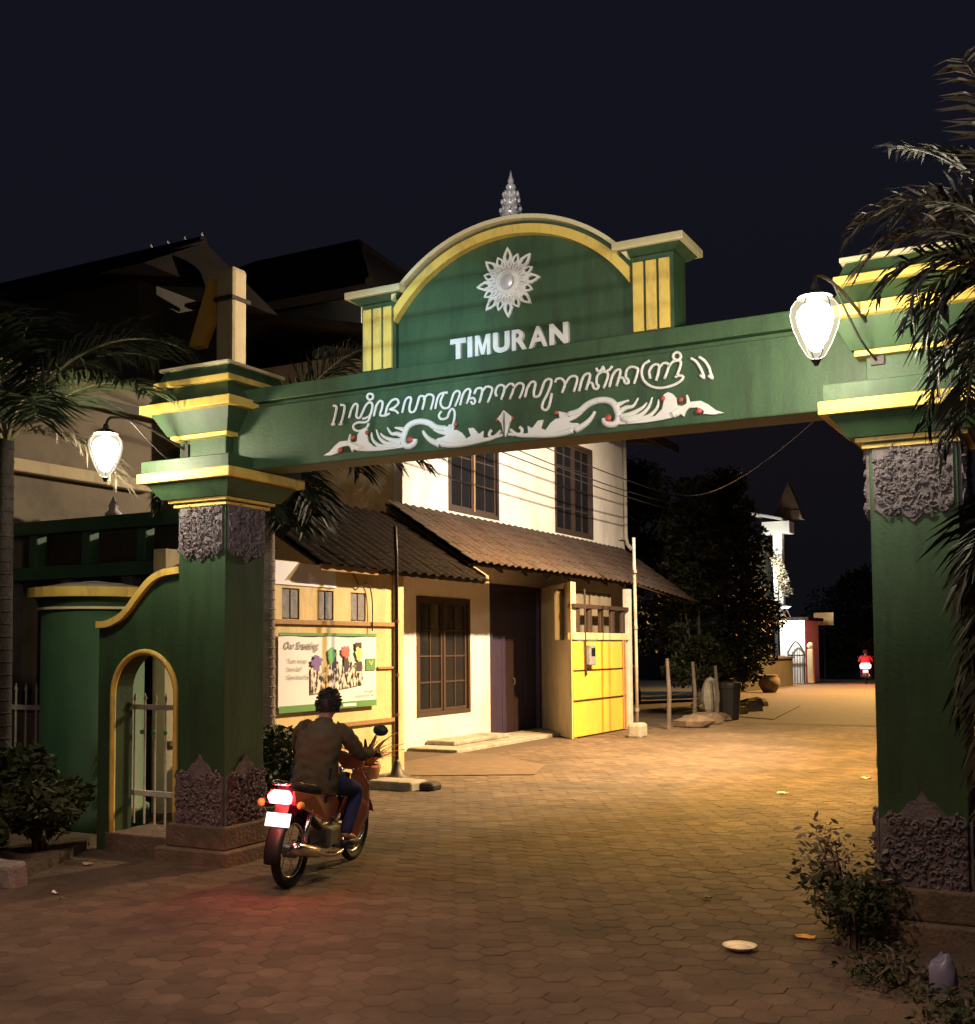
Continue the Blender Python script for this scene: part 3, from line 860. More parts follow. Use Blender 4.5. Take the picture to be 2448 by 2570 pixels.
street_lamp(-2.45, 18.6, 6.35, -4.15, 18.75, 'galvanised street lamp turned towards the white house, behind the amber one', 4900, (1.0, 0.81, 0.60), (-5.5, -0.8, -2.9), 138, 0.45)
street_lamp(-2.75, 17.2, 6.35, -4.3, 17.3, 'amber street lamp arching over the street beyond the right gate pillar', 9800, (1.0, 0.56, 0.14), (-0.12, 0.0, -1), 140, 0.85)
street_lamp(-4.5, -6.5, 7.2, -3.6, -4.6, 'added unseen lamp post behind the viewer, weak fill on the gate front', 300, (1.0, 0.62, 0.42))  # unseen lamp, added as weak fill from behind the camera
street_lamp(2.2, 0.6, 7.0, -3.0, 1.0, 'added unseen lamp on a long arm, brightening the near paving', 1900, (1.0, 0.58, 0.40), (-0.1, 0.10, -1), 96, 0.65)  # unseen lamp, added to brighten the foreground but spare the gate
street_lamp(-4.9, 45.8, 6.8, -6.5, 46.0, 'distant amber street lamp far down the street', 16000, (1.0, 0.56, 0.16), (0, -0.25, -1), 140, 0.3)

# unseen floodlight, added behind the camera to brighten the gate front
fp = thing('added_floodlight', 'added unseen floodlight on a short post, brightening the gate lettering', 'floodlight', (-1.2, -6.0, 0))
MB().tube([(-1.2, -6.0, 0), (-1.2, -6.0, 3.6)], 0.05, 8).build('post', 'galv', fp)
MB().box(-1.4, -1.0, -6.1, -5.95, 3.6, 3.9).build('housing', 'iron', fp, bevel=0.02)
fl_ = bpy.data.lights.new('added_flood', 'SPOT')
fl_.energy = 3000
fl_.color = (1.0, 0.95, 0.88)
fl_.spot_size = R(35)
fl_.spot_blend = 0.8
fl_.shadow_soft_size = 0.06
fo = bpy.data.objects.new('added_flood', fl_)
COL.objects.link(fo)
fo.parent = fp
fo.location = (0, 0.12, 3.75)
fo.rotation_euler = (Vector((-3.75, 7.3, 4.55)) - Vector((-1.2, -5.88, 3.75))).to_track_quat('-Z', 'Y').to_euler()

f2 = bpy.data.lights.new('added_cool_beam', 'SPOT')  # cool patch of an unseen headlight, thrown by an added second head
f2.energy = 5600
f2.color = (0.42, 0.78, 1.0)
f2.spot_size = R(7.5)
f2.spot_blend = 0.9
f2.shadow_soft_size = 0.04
fo2 = bpy.data.objects.new('added_cool_beam', f2)
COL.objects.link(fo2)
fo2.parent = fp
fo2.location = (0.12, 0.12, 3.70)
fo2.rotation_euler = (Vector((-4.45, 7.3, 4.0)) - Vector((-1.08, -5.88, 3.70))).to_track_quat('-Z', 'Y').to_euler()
MB().box(-1.14, -1.02, -6.05, -5.9, 3.44, 3.58).build('added_head', 'iron', fp, bevel=0.02)
for i, (z0, z1, yy, lab) in enumerate(((4.30, 4.22, 2.0, 'upper dark cable crossing the road in front of the gate'), (4.12, 4.10, 2.1, 'middle dark cable crossing the road in front of the gate'), (4.02, 3.95, 2.2, 'lower dark cable crossing the road in front of the gate'))):
    tag(MB().tube([Vector((6, yy, z0 + 0.1)).lerp(Vector((-9.5, yy + 0.3, z1 + 0.1)), k / 16) - Vector((0, 0, 0.12 * 4 * (k / 16) * (1 - k / 16))) for k in range(17)], 0.007, 5).build('road_cable', 'iron', None, (6, yy, z0)), lab, 'cable')

# ------------------------------------------------------------------ the two-storey house beyond the gate
HX = -10.5
house = thing('street_house', 'two-storey whitewashed house with dark wooden windows and a tiled pent roof beyond the gate', 'house', (HX, 21, 0))
T = 0.18
def wallx(x, y0, y1, z0, z1, name, m, parent, t=T, bevel=0.0):
    """street-facing wall slab, front face at x"""
    return MB().box(x - t, x, y0, y1, z0, z1).build(name, m, parent, bevel=bevel)

wg = MB()
for (a, b, c, d) in ((16.5, 16.93, 0, 4.2), (18.86, 19.66, 0, 4.2), (16.93, 18.86, 0, 0.55), (16.93, 18.86, 2.68, 4.2), (19.66, 21.96, 3.02, 4.2), (21.96, 27.0, 0, 4.2)):
    wg.box(HX - T, HX, a, b, c, d)
wg.build('ground_floor_wall', 'wall_white', house)
wu = MB()
UZ0, UZ1, UTOP = 4.30, 6.45, 7.0
for (a, b, c, d) in ((16.5, 18.07, 4.2, UTOP), (20.09, 22.77, 4.2, UTOP), (24.92, 27.0, 4.2, UTOP), (18.07, 20.09, UZ1, UTOP), (22.77, 24.92, UZ1, UTOP), (18.07, 20.09, 4.2, UZ0), (22.77, 24.92, 4.2, UZ0)):
    wu.box(HX - T, HX, a, b, c, d)
wu.build('upper_wall', 'wall_white', house)
MB().box(-16.5, HX - T, 16.5, 16.68, 0, 7.0).build('end_wall', 'wall_cream', house)
MB().box(-16.5, HX - T, 26.82, 27.0, 0, 7.0).build('end_wall', 'wall_cream', house)
MB().box(-16.5, -16.32, 16.68, 26.82, 0, 7.0).build('back_wall', 'wall_cream', house)
MB().box(-16.32, HX - T, 16.68, 26.82, 4.05, 4.2).build('upper_floor', 'concrete', house)
# low gable roof, ridge along the street
rf = MB()
for sx in (-1, 1):
    xe, ze, xr, zr = (-9.35 if sx > 0 else -17.6), 6.85, -13.5, 7.85
    a = [(xe, 15.9, ze), (xe, 27.9, ze), (xr, 27.9, zr), (xr, 15.9, zr)]
    rf.prism(a, (0, 0, 0.10))
roof = rf.build('roof', 'tile_b', house)
MB().box(-9.38, -9.33, 15.9, 27.9, 6.72, 6.90).build('fascia', 'wood', roof)
for k in range(9):
    y = 16.4 + k * 1.35
    MB().prism([(-10.5, y, 7.02), (-9.40, y, 6.76), (-9.40, y, 6.85), (-10.5, y, 7.11)], (0, 0.07, 0)).build('rafter', 'wood', roof)

def window(y0, y1, z0, z1, x, parent, sashes, cols, rows, m='wood', mid=None, depth=0.10, name='window'):
    fr = MB()
    fw_ = 0.075
    xo, xi = x + 0.012, x - depth
    fr.box(xi, xo, y0, y0 + fw_, z0, z1).box(xi, xo, y1 - fw_, y1, z0, z1).box(xi, xo, y0 + fw_, y1 - fw_, z0, z0 + fw_).box(xi, xo, y0 + fw_, y1 - fw_, z1 - fw_, z1)
    f = fr.build(name, m, parent)
    sw = (y1 - y0 - 2 * fw_) / sashes
    for s in range(sashes):
        a, b = y0 + fw_ + s * sw, y0 + fw_ + (s + 1) * sw
        st = 0.055
        if s > 0:
            MB().box(x - depth + 0.02, x + 0.004, a - st * 0.5, a + st * 0.5, z0 + fw_, z1 - fw_).build('mullion', mid or m, f)
        aa, bb = a + st * 0.5 + 0.004, b - st * 0.5 - 0.004
        sash = MB()
        xs0, xs1 = x - 0.07, x - 0.02
        za, zb = z0 + fw_ + 0.003, z1 - fw_ - 0.003
        sash.box(xs0, xs1, aa, aa + st, za, zb).box(xs0, xs1, bb - st, bb, za, zb).box(xs0, xs1, aa + st, bb - st, za, za + st).box(xs0, xs1, aa + st, bb - st, zb - st, zb)
        sash.build('sash', m, f)
        ia, ib, ja, jb = aa + st, bb - st, za + st, zb - st
        cw, ch = (ib - ia) / cols, (jb - ja) / rows
        g = 0.014
        for c in range(1, cols):
            MB().box(xs0 + 0.012, xs1 - 0.006, ia + c * cw - g, ia + c * cw + g, ja, jb).build('glazing_bar', m, f)
        for r_ in range(1, rows):
            for c in range(cols):
                MB().box(xs0 + 0.014, xs1 - 0.008, ia + c * cw + (g if c else 0), ia + (c + 1) * cw - (g if c < cols - 1 else 0), ja + r_ * ch - g, ja + r_ * ch + g).build('glazing_bar', m, f)
        for c in range(cols):
            for r_ in range(rows):
                MB().box(xs0 + 0.02, xs0 + 0.026, ia + c * cw + 0.006, ia + (c + 1) * cw - 0.006, ja + r_ * ch + 0.006, ja + (r_ + 1) * ch - 0.006).build('pane', 'dark_glass', f)
    return f
window(18.07, 20.09, UZ0, UZ1, HX, house, 2, 2, 4, 'wood', 'wood_light')
window(22.77, 24.92, UZ0, UZ1, HX, house, 2, 2, 4, 'wood')
window(16.93, 18.86, 0.55, 2.68, HX, house, 2, 2, 4, 'wood')
MB().box(HX - 1.0, HX - 0.95, 16.7, 26.8, 0.1, 6.9).build('dark_room_wall', 'wood', house)

# wide plank door with a transom panel
dr = MB().box(HX - 0.14, HX + 0.015, 19.66, 19.76, 0, 3.02).box(HX - 0.14, HX + 0.015, 21.86, 21.96, 0, 3.02).box(HX - 0.14, HX + 0.015, 19.76, 21.86, 2.92, 3.02).build('door', 'wood_door', house)
for k in range(8):
    y = 19.765 + k * 0.262
    MB().box(HX - 0.11, HX - 0.06 - 0.006 * (k % 2), y, y + 0.256, 0.03, 1.95).build('plank', 'wood_door', dr)
for k in range(2):
    y = 19.765 + k * 1.048
    MB().box(HX - 0.11, HX - 0.055, y, y + 1.042, 1.955, 2.915).build('panel', 'wood_door', dr)
MB().tube([(HX - 0.05, 20.75, 1.0), (HX - 0.01, 20.75, 1.02), (HX - 0.01, 20.75, 1.12), (HX - 0.05, 20.75, 1.14)], 0.01, 6).build('handle', 'galv', dr)

# splayed return wall, yellow sheet gate screen on the street line, posts and baluster panel above
MB().prism([(-10.48, 21.96, 0), (-8.92, 20.02, 0), (-8.92, 20.26, 0), (-10.30, 21.98, 0)], (0, 0, 3.02)).build('return_wall', 'wall_cream', house)
sc = thing('yellow_sheet_gate', 'bright yellow sheet metal gate panel at the right end of the white house', 'gate', (-8.9, 21.5, 0))
for k, (za, zb) in enumerate(((0.03, 0.72), (0.735, 1.30), (1.315, 1.88))):
    MB().box(-8.93, -8.90 + 0.004 * (k % 2), 20.06, 22.78, za, zb).build('sheet', 'sheet_yellow', sc)
for z in (0.7275, 1.3075):
    MB().tube([(-8.885, 20.06, z), (-8.885, 22.80, z)], 0.012, 6).build('rail', 'iron', sc)
for y in (22.62, 22.74):
    MB().tube([(-8.875, y, 0.03), (-8.875, y, 1.9)], 0.02, 8).build('upright', 'wood_light', sc)
mb = thing('meter_box', 'dark grey electricity meter box hung on the yellow sheet gate', 'meter', (-8.86, 20.75, 1.4))
MB().box(-8.895, -8.78, 20.62, 20.92, 1.40, 1.80).build('casing', 'block_grey', mb, bevel=0.02)
MB().box(-8.778, -8.772, 20.68, 20.86, 1.58, 1.74).build('dial_window', 'dark_glass', mb)
MB().tube(smooth_path([(-8.87, 20.58, 2.9), (-8.86, 20.57, 2.2), (-8.86, 20.58, 1.3), (-8.87, 20.64, 1.25)], 4), 0.02, 6).build('conduit', 'iron', mb)
MB().box(-9.0, -8.86, 22.94, 23.12, 0, 3.0).build('corner_post', 'whitewash', house, bevel=0.01)
MB().box(-9.0, -8.86, 20.04, 22.94, 1.90, 2.04).build('lintel', 'wall_cream', house, bevel=0.01)
for k in range(5):
    y = 20.25 + k * 0.6
    MB().box(-8.97, -8.89, y, y + 0.16, 2.042, 2.52).build('baluster', 'wood', house, bevel=0.02)
MB().box(-9.0, -8.86, 20.04, 22.94, 2.522, 2.60).build('top_rail', 'wood', house)
MB().box(-9.3, -9.25, 20.1, 22.9, 1.9, 2.9).build('back_board', 'wall_beige', house)
# rainwater pipe and elbow at the street corner of the upper floor
MB().tube([(HX + 0.06, 26.9, 7.0), (HX + 0.06, 26.9, 4.55), (HX + 0.10, 26.9, 4.35), (HX + 0.25, 26.8, 4.2)], 0.05, 8).build('downpipe', 'whitewash', house, smooth=True)
MB().tube([(HX + 0.06, 26.5, 4.46), (HX + 0.06, 27.0, 4.46)], 0.03, 8).build('pipe_clip', 'whitewash', house)
# doorstep
MB().box(-10.48, -9.5, 16.6, 22.0, -0.03, 0.06).build('doorstep', 'concrete', house, bevel=0.02)
MB().box(-10.48, -9.9, 17.2, 19.3, 0.062, 0.14).build('doorstep', 'concrete', house, bevel=0.02)

# pantiles: one shared mesh per shade
def tile_mesh(w, l, name, m):
    mb = MB()
    n = 6
    prof = [(w * (i / n), 0.022 * math.sin(2 * PI * i / n)) for i in range(n + 1)]
    vs, fs = [], []
    for (t, dz) in ((0, 0.0), (l, 0.018)):
        for u, h in prof:
            vs.append((u, t, h + dz))
        for u, h in prof:
            vs.append((u, t, h + dz - 0.014))
    k = n + 1
    for i in range(n):
        fs += [(i, i + 1, 2 * k + i + 1, 2 * k + i), (k + i, 3 * k + i, 3 * k + i + 1, k + i + 1), (i, k + i, k + i + 1, i + 1), (2 * k + i, 2 * k + i + 1, 3 * k + i + 1, 3 * k + i)]
    fs += [(0, 2 * k, 3 * k, k), (n, k + n, 3 * k + n, 2 * k + n)]
    me = mb.add(vs, fs).mesh(name)
    me.materials.append(MATS[m])
    return me

def tiled_roof(parent, y0, y1, ridge, eave, rows, mats, lo=0, name='roof_tile', sag=0.006):
    """ridge(y), eave(y) -> (x, z); tiles laid in courses, each an object"""
    cols = int(round((y1 - y0) / 0.262))
    cw = (y1 - y0) / cols
    rng = random.Random(int(y0 * 10))
    L = (Vector(ridge((y0 + y1) / 2)) - Vector(eave((y0 + y1) / 2))).length / rows
    ms = [tile_mesh(cw * 1.01, L * 1.18, name, m) for m in mats]
    for c in range(cols):
        y = y0 + c * cw
        e, r_ = Vector(eave(y)), Vector(ridge(y))
        for k in range(rows):
            p = e + (r_ - e) * (k / rows)
            up = Vector((r_.x - e.x, 0, r_.y - e.y)).normalized()   # up the slope
            side = Vector((0, 1, 0))
            nrm = side.cross(up)
            if nrm.z < 0:
                nrm = -nrm
            o = Vector((p.x, y, p.y)) - ORG[parent.name]
            o += nrm * (0.03 + rng.uniform(0, sag))
            dn = -up
            # local x -> +y, local y -> down the slope from the head of the tile
            head = o + up * (L * 1.0)
            M = Matrix(((side.x, dn.x, nrm.x, head.x), (side.y, dn.y, nrm.y, head.y), (side.z, dn.z, nrm.z, head.z), (0, 0, 0, 1)))
            M = M @ Matrix.Rotation(rng.gauss(0, 0.012), 4, 'Z')
            inst(rng.choice(ms), name, parent, M)

def eaveC(y):
    z = 3.15
    if y > 20:
        z = 3.15 - 0.03 * (y - 20) / 3.3
    if y > 23.3:
        z = 3.12 - 0.28 * (y - 23.3) / 3.2
    return (-8.86 + (0.25 * max(0, y - 23.3) / 3.2), z)
pent = MB().prism([(HX, 15.95, 4.20), (-8.9, 15.95, 3.13), (-8.9, 15.95, 3.09), (HX, 15.95, 4.16)], (0, 7.4, 0)).build('pent_roof', 'wood', house)
tiled_roof(pent, 15.95, 26.7, lambda y: (HX + 0.01, 4.22), eaveC, 7, ('tile', 'tile_b', 'tile'))
for k in range(8):
    y = 16.3 + k * 0.95
    MB().prism([(HX, y, 4.155), (-8.98, y, 3.13), (-8.98, y, 3.03), (HX, y, 4.04)], (0, 0.07, 0)).build('rafter', 'wood', pent)
# the last bay is carried by two thin struts
MB().prism([(HX, 23.36, 4.19), (-8.78, 23.36, 3.09), (-8.70, 26.6, 2.84), (HX, 26.6, 4.19)], (0, 0, -0.03)).build('roof_board', 'wood', pent)

# ------------------------------------------------------------------ low wall with the banner, on the street line
bw = thing('street_wall', 'cream street wall with three grey vent blocks, behind the motorcyclist', 'wall', (-8.9, 12, 0))
mbw = MB()
op = [(11.20, 11.55), (11.93, 12.28), (12.67, 13.03)]
ys = [9.2] + [v for o in op for v in o] + [13.9]
mbw.box(-9.08, -8.9, 9.2, 13.9, 0, 2.13)
for a, b in zip(ys[0::2], ys[1::2]):
    mbw.box(-9.08, -8.9, a, b, 2.13, 2.52)
mbw.box(-9.08, -8.9, 9.2, 13.9, 2.52, 2.86)
mbw.build('wall_body', 'wall_cream', bw)
for a, b in op:
    vb = MB().box(-9.05, -8.93, a, b, 2.13, 2.52).build('vent_block', 'block_grey', bw)
    m_ = (a + b) / 2
    MB().box(-8.928, -8.915, a + 0.01, m_ - 0.012, 2.145, 2.505).build('vent_leaf', 'block_grey', vb, bevel=0.01)
    MB().box(-8.928, -8.915, m_ + 0.012, b - 0.01, 2.145, 2.505).build('vent_leaf', 'block_grey', vb, bevel=0.01)
MB().box(-8.898, -8.862, 9.2, 13.72, 2.07, 2.125).build('ledge', 'wood_light', bw)
MB().box(-8.898, -8.862, 9.2, 13.72, 0.72, 0.775).build('ledge', 'wood_light', bw)
MB().box(-8.898, -8.872, 13.30, 13.72, 1.47, 1.50).build('ledge', 'wood_light', bw)
MB().box(-9.0, -8.84, 13.72, 13.92, 0, 2.86).build('end_pilaster', 'wall_cream', bw, bevel=0.01)
MB().box(-8.898, -8.885, 11.05, 12.32, 2.56, 2.85).build('white_board', 'cloth_banner', bw)
MB().box(-10.5, -9.08, 13.74, 13.9, 0, 2.86).build('return_wall', 'wall_cream', bw)
MB().tube([(-8.82, 10.86, 0.0), (-8.82, 10.86, 2.9)], 0.035, 8).build('downpipe', 'pale_yellow', bw, smooth=True)
MB().tube(smooth_path([(-8.86, 12.35, 2.83), (-8.85, 12.62, 2.80), (-8.85, 12.82, 2.60), (-8.85, 12.95, 2.66), (-8.85, 13.05, 2.62), (-8.85, 13.12, 2.4), (-8.85, 13.12, 2.0)], 4), 0.009, 6).build('cable', 'iron', bw)
ra = MB().prism([(-10.55, 11.7, 4.0), (-8.75, 11.7, 2.87), (-8.75, 11.7, 2.83), (-10.55, 11.7, 3.95)], (0, 4.3, 0)).build('lean_to_roof', 'wood', bw)
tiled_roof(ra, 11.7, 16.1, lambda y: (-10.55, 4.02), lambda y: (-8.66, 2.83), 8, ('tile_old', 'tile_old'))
MB().prism([(-10.58, 16.1, 4.03), (-8.66, 16.1, 2.80), (-8.66, 16.1, 2.92), (-10.58, 16.1, 4.15)], (0, 0.10, 0)).build('verge_board', 'wall_beige', ra)
MB().box(-8.70, -8.67, 11.7, 13.0, 2.76, 2.84).build('eave_board', 'wood_light', ra)
MB().box(-8.70, -8.67, 13.0, 16.1, 2.78, 2.83).build('eave_board', 'wood', ra)

# banner, real flat print
BX = -8.86
ban = thing('banner', 'white printed banner with green stripes on the cream wall, behind the rider', 'banner', (BX, 12.1, 1.4))
cl = MB()
n = 12
vs, fs = [], []
for i in range(n + 1):
    for k in range(5):
        yy = 11.08 + 2.14 * i / n
        zz = 0.97 + 0.985 * k / 4
        vs.append((BX + 0.012 * math.sin(i * 1.3) * (k / 4) * 0.6, yy, zz))
for i in range(n):
    for k in range(4):
        fs.append((i * 5 + k, (i + 1) * 5 + k, (i + 1) * 5 + k + 1, i * 5 + k + 1))
cloth = cl.add(vs, fs).build('cloth', 'cloth_banner', ban, smooth=True)
def bprint(pts, name, m, k=0.012):
    return MB().prism([(BX + k, y, z) for y, z in pts], (0.002, 0, 0)).build(name, m, cloth)
def brect(y0, y1, z0, z1, name, m, k=0.012):
    return bprint([(y0, z0), (y1, z0), (y1, z1), (y0, z1)], name, m, k)
brect(11.08, 13.22, 1.925, 1.962, 'top_stripe', 'print_green')
brect(11.08, 13.22, 0.97, 1.055, 'bottom_stripe', 'print_green')
brect(12.42, 12.72, 0.99, 1.03, 'stripe_caption', 'cloth_banner', 0.016)
crowd = [(11.72, 1.50), (11.80, 1.55), (12.0, 1.49), (12.1, 1.56), (12.28, 1.60), (12.42, 1.52), (12.5, 1.58), (12.6, 1.62), (12.66, 1.52), (12.8, 1.60), (12.88, 1.57), (12.88, 1.27), (12.3, 1.22), (11.72, 1.18)]
bprint(crowd, 'crowd_picture', 'print_crowd')
def blob(cy, cz, ry, rz, m, seed, n=22):
    rg = random.Random(seed)
    q = [(0.7 + 0.5 * rg.random()) for i in range(n)]
    bprint([(cy + 0.85 * ry * q[i] * math.cos(2 * PI * i / n), cz + rz * q[i] * math.sin(2 * PI * i / n)) for i in range(n)], 'paint_patch', m, 0.016)
for (y0, y1, z0, z1) in ((12.18, 12.27, 1.50, 1.75), (12.44, 12.54, 1.45, 1.72), (12.72, 12.86, 1.45, 1.58), (12.70, 12.85, 1.76, 1.84)):
    brect(y0, y1, z0, z1, 'raised_arm', 'print_dark', 0.0135)
blob(11.84, 1.58, 0.14, 0.10, 'print_purple', 1)
blob(12.16, 1.67, 0.12, 0.10, 'print_leafgreen', 2)
blob(12.48, 1.72, 0.12, 0.085, 'print_red', 3)
blob(12.78, 1.69, 0.11, 0.085, 'print_lime', 4)
brect(12.96, 13.19, 1.46, 1.62, 'logo_square', 'print_green')
bprint([(13.02, 1.585), (13.075, 1.52), (13.13, 1.585), (13.115, 1.60), (13.075, 1.55), (13.035, 1.60)], 'logo_mark', 'print_lime', 0.016)
def bword(txt, y, z, size, m, al='LEFT', shear=0.0, bold=0.0):
    me = text_mesh(txt, size, 0, bold, al, shear)
    off = ORG[ban.name]
    for v in me.vertices:
        v.co = (BX + 0.0145 - off.x, y + v.co.x - off.y, z + v.co.y - off.z)
    me.materials.append(MATS[m])
    o = bpy.data.objects.new('printed_line', me)
    COL.objects.link(o)
    o.parent = cloth
bword('Our Branding:', 11.17, 1.76, 0.125, 'print_grey', shear=0.25, bold=0.002)
bword('Team konsep', 11.24, 1.585, 0.075, 'print_grey')
bword('Sales Staff', 11.24, 1.485, 0.075, 'print_grey')
bword('Operational Staff', 11.24, 1.385, 0.075, 'print_grey')
bword('kirim segera', 13.18, 1.165, 0.05, 'print_grey', 'RIGHT')
bword('ke alamat kantor kami', 13.18, 1.11, 0.05, 'print_grey', 'RIGHT')

# utility post at the wall end, with its flared foot and kerb blocks
up_ = thing('utility_post', 'thin dark iron post on a flared black foot at the corner of the cream wall', 'post', (-8.28, 12.85, 0))
MB().tube([(-8.28, 12.85, 0.2), (-8.28, 12.85, 3.0), (-8.30, 12.85, 3.4)], 0.026, 10).build('shaft', 'iron', up_, smooth=True)
MB().lathe((-8.28, 12.85, 0), [(0.24, 0.0), (0.20, 0.05), (0.09, 0.09), (0.045, 0.24), (0.03, 0.28)], 14).build('foot', 'iron', up_, smooth=True)
for z in (1.38, 0.85, 2.1):
    MB().lathe((-8.28, 12.85, z), [(0.04, 0.0), (0.04, 0.04)], 10).build('clip', 'wood_light', up_)
kb = MB().box(-8.15, -7.50, 11.95, 12.35, -0.03, 0.11).build('kerb_block', 'concrete', None, (-7.8, 12.1, 0), bevel=0.03)
tag(kb, 'worn concrete kerb block on the street in front of the iron post', 'block')
tag(MB().box(-7.46, -7.25, 12.05, 12.30, -0.02, 0.10).build('stone', 'iron', None, (-7.35, 12.2, 0), bevel=0.04), 'small black stone at the end of the kerb block', 'stone')
ramp = MB().prism([(-8.86, 13.1, -0.01), (-6.9, 14.2, -0.01), (-7.3, 15.4, -0.01), (-8.8, 16.6, -0.01), (-9.5, 16.6, -0.01), (-9.5, 13.95, -0.01), (-8.86, 13.95, -0.01)], (0, 0, 0.022)).build('pavement', 'far_paving')
struct(ramp)

# ------------------------------------------------------------------ plants
def frond(base, az, el, L, droop, ll, n, rng, hang=0.5, width=0.022):
    """returns (rachis MB, leaflet MB) of a feather palm frond"""
    p = Vector(base)
    pts = []
    seg = 14
    e = el
    for i in range(seg + 1):
        pts.append(p.copy())
        d = Vector((math.cos(e) * math.cos(az), math.cos(e) * math.sin(az), math.sin(e)))
        p = p + d * (L / seg)
        e -= droop / seg * (0.5 + 1.2 * i / seg)
    ra, le = MB(), MB()
    ra.tube(pts, [0.022 * (1 - 0.85 * i / seg) * (0.6 + L * 0.3) for i in range(seg + 1)], 5)
    for i in range(n):
        t = 0.14 + 0.86 * (i + rng.random() * 0.6) / n
        f = min(t * seg, seg - 0.001)
        k = int(f)
        q = pts[k].lerp(pts[k + 1], f - k)
        tan = (pts[k + 1] - pts[k]).normalized()
        side = tan.cross(Vector((0, 0, 1)))
        if side.length < 0.1:
            side = Vector((math.sin(az), -math.cos(az), 0))
        side.normalize()
        upn = side.cross(tan)
        ln = ll * (0.55 + 0.9 * math.sin(PI * min(1, t * 0.92 + 0.06)) ** 0.8) * rng.uniform(0.75, 1.1)
        for s in (-1, 1):
            d = (tan * rng.uniform(0.55, 0.9) + side * s * rng.uniform(0.7, 1.0) + upn * rng.uniform(-0.1, 0.25)).normalized()
            a = q
            b = a + d * ln * 0.5
            d2 = (d + Vector((0, 0, -hang * rng.uniform(0.6, 1.3)))).normalized()
            c = b + d2 * ln * 0.5
            wv = d.cross(upn).normalized() * width * rng.uniform(0.7, 1.2)
            tw = wv + upn * rng.uniform(-0.6, 0.6) * width
            le.add([a - wv * 0.4, a + wv * 0.4, b + tw, b - tw, c], [(0, 1, 2, 3), (3, 2, 4)])
    return ra, le

def palm(name, label, loc, h, fronds, leaf='leaf_palm', r=0.09, lean=(0, 0), seed=1, group=None, bark='palm_bark', width=0.022, dens=1.0):
    rng = random.Random(seed)
    t = thing(name, label, 'palm', loc, group)
    x, y, z = loc
    pts = [(x + lean[0] * (i / 8) ** 2, y + lean[1] * (i / 8) ** 2, z - 0.05 + (h + 0.05) * i / 8) for i in range(9)]
    tr = MB().tube(pts, [r * (1.25 - 0.4 * i / 8) for i in range(9)], 10).build('trunk', bark, t, smooth=True)
    rings = MB()
    k = 0.12
    while k < h:
        f = k / h
        rings.lathe((x + lean[0] * f * f, y + lean[1] * f * f, z + k), [(r * (1.27 - 0.4 * f), -0.008), (r * (1.36 - 0.4 * f), 0.0), (r * (1.27 - 0.4 * f), 0.012)], 10)
        k += 0.11
    rings.build('leaf_scars', bark, tr)['kind'] = 'stuff'
    top = Vector(pts[-1])
    for (az, el, L, droop, ll, m) in fronds:
        az, el, droop = R(az), R(el), R(droop)
        ra, le = frond(top + Vector((0, 0, rng.uniform(-0.06, 0.06))), az, el, L, droop, ll, int((26 + 14 * L) * dens), rng, width=width)
        fo = ra.build('frond', 'rachis', t, smooth=True)
        le.build('leaflets', m or leaf, fo)
    return t

def leaves(mb, c, rad, n, size, rng, squash=0.8):
    for _ in range(n):
        while True:
            q = Vector((rng.uniform(-1, 1), rng.uniform(-1, 1), rng.uniform(-1, 1)))
            if q.length <= 1:
                break
        q = q.normalized() * (q.length ** 0.5)
        p = Vector(c) + Vector((q.x * rad[0], q.y * rad[1], q.z * rad[2]))
        a = Vector((rng.gauss(0, 1), rng.gauss(0, 1), rng.gauss(0, 0.6))).normalized()
        b = a.cross(Vector((rng.gauss(0, 1), rng.gauss(0, 1), rng.gauss(0, 1)))).normalized()
        s = size * rng.uniform(0.6, 1.3)
        mb.add([p - a * s, p + b * s * 0.4, p + a * s, p - b * s * 0.4], [(0, 1, 2, 3)])

def tree(name, label, loc, h, crown_z, rad, n_clump, n_leaf, size, leaf, seed, trunk_r=0.12, bark='bark', group=None, cat='tree', cone=False):
    rng = random.Random(seed)
    x, y, z = loc
    t = thing(name, label, cat, loc, group)
    tr = MB()
    pts = [(x + rng.gauss(0, 0.04) * i, y + rng.gauss(0, 0.04) * i, z - 0.05 + (crown_z + 0.05) * i / 5) for i in range(6)]
    tr.tube(pts, [trunk_r * (1.2 - 0.11 * i) for i in range(6)], 8)
    cen = []
    for i in range(n_clump):
        a = rng.uniform(0, 2 * PI)
        f = rng.uniform(0, 1)
        if cone:
            zz = crown_z * 0.75 + (h - crown_z * 0.75) * f
            q = rad * (1 - 0.75 * f) * math.sqrt(rng.random())
        else:
            zz = crown_z + (h - crown_z) * f
            q = rad * math.sqrt(max(0.05, 1 - (2 * f - 0.85) ** 2)) * rng.uniform(0.35, 1)
        c = Vector((x + q * math.cos(a), y + q * math.sin(a), z + zz))
        cen.append(c)
    top = Vector(pts[-1])
    for c in cen[:10]:
        mid = top.lerp(c, 0.5) + Vector((0, 0, -0.15))
        tr.tube([top - Vector((0, 0, rng.uniform(0, crown_z * 0.2))), mid, c], [trunk_r * 0.5, trunk_r * 0.3, trunk_r * 0.08], 5)
    tr.build('trunk', bark, t, smooth=True)
    cr = MB()
    for c in cen:
        s = rad * rng.uniform(0.22, 0.42)
        leaves(cr, c, (s, s, s * 0.75), n_leaf, size, rng)
    cr.build('crown', leaf, t)
    return t

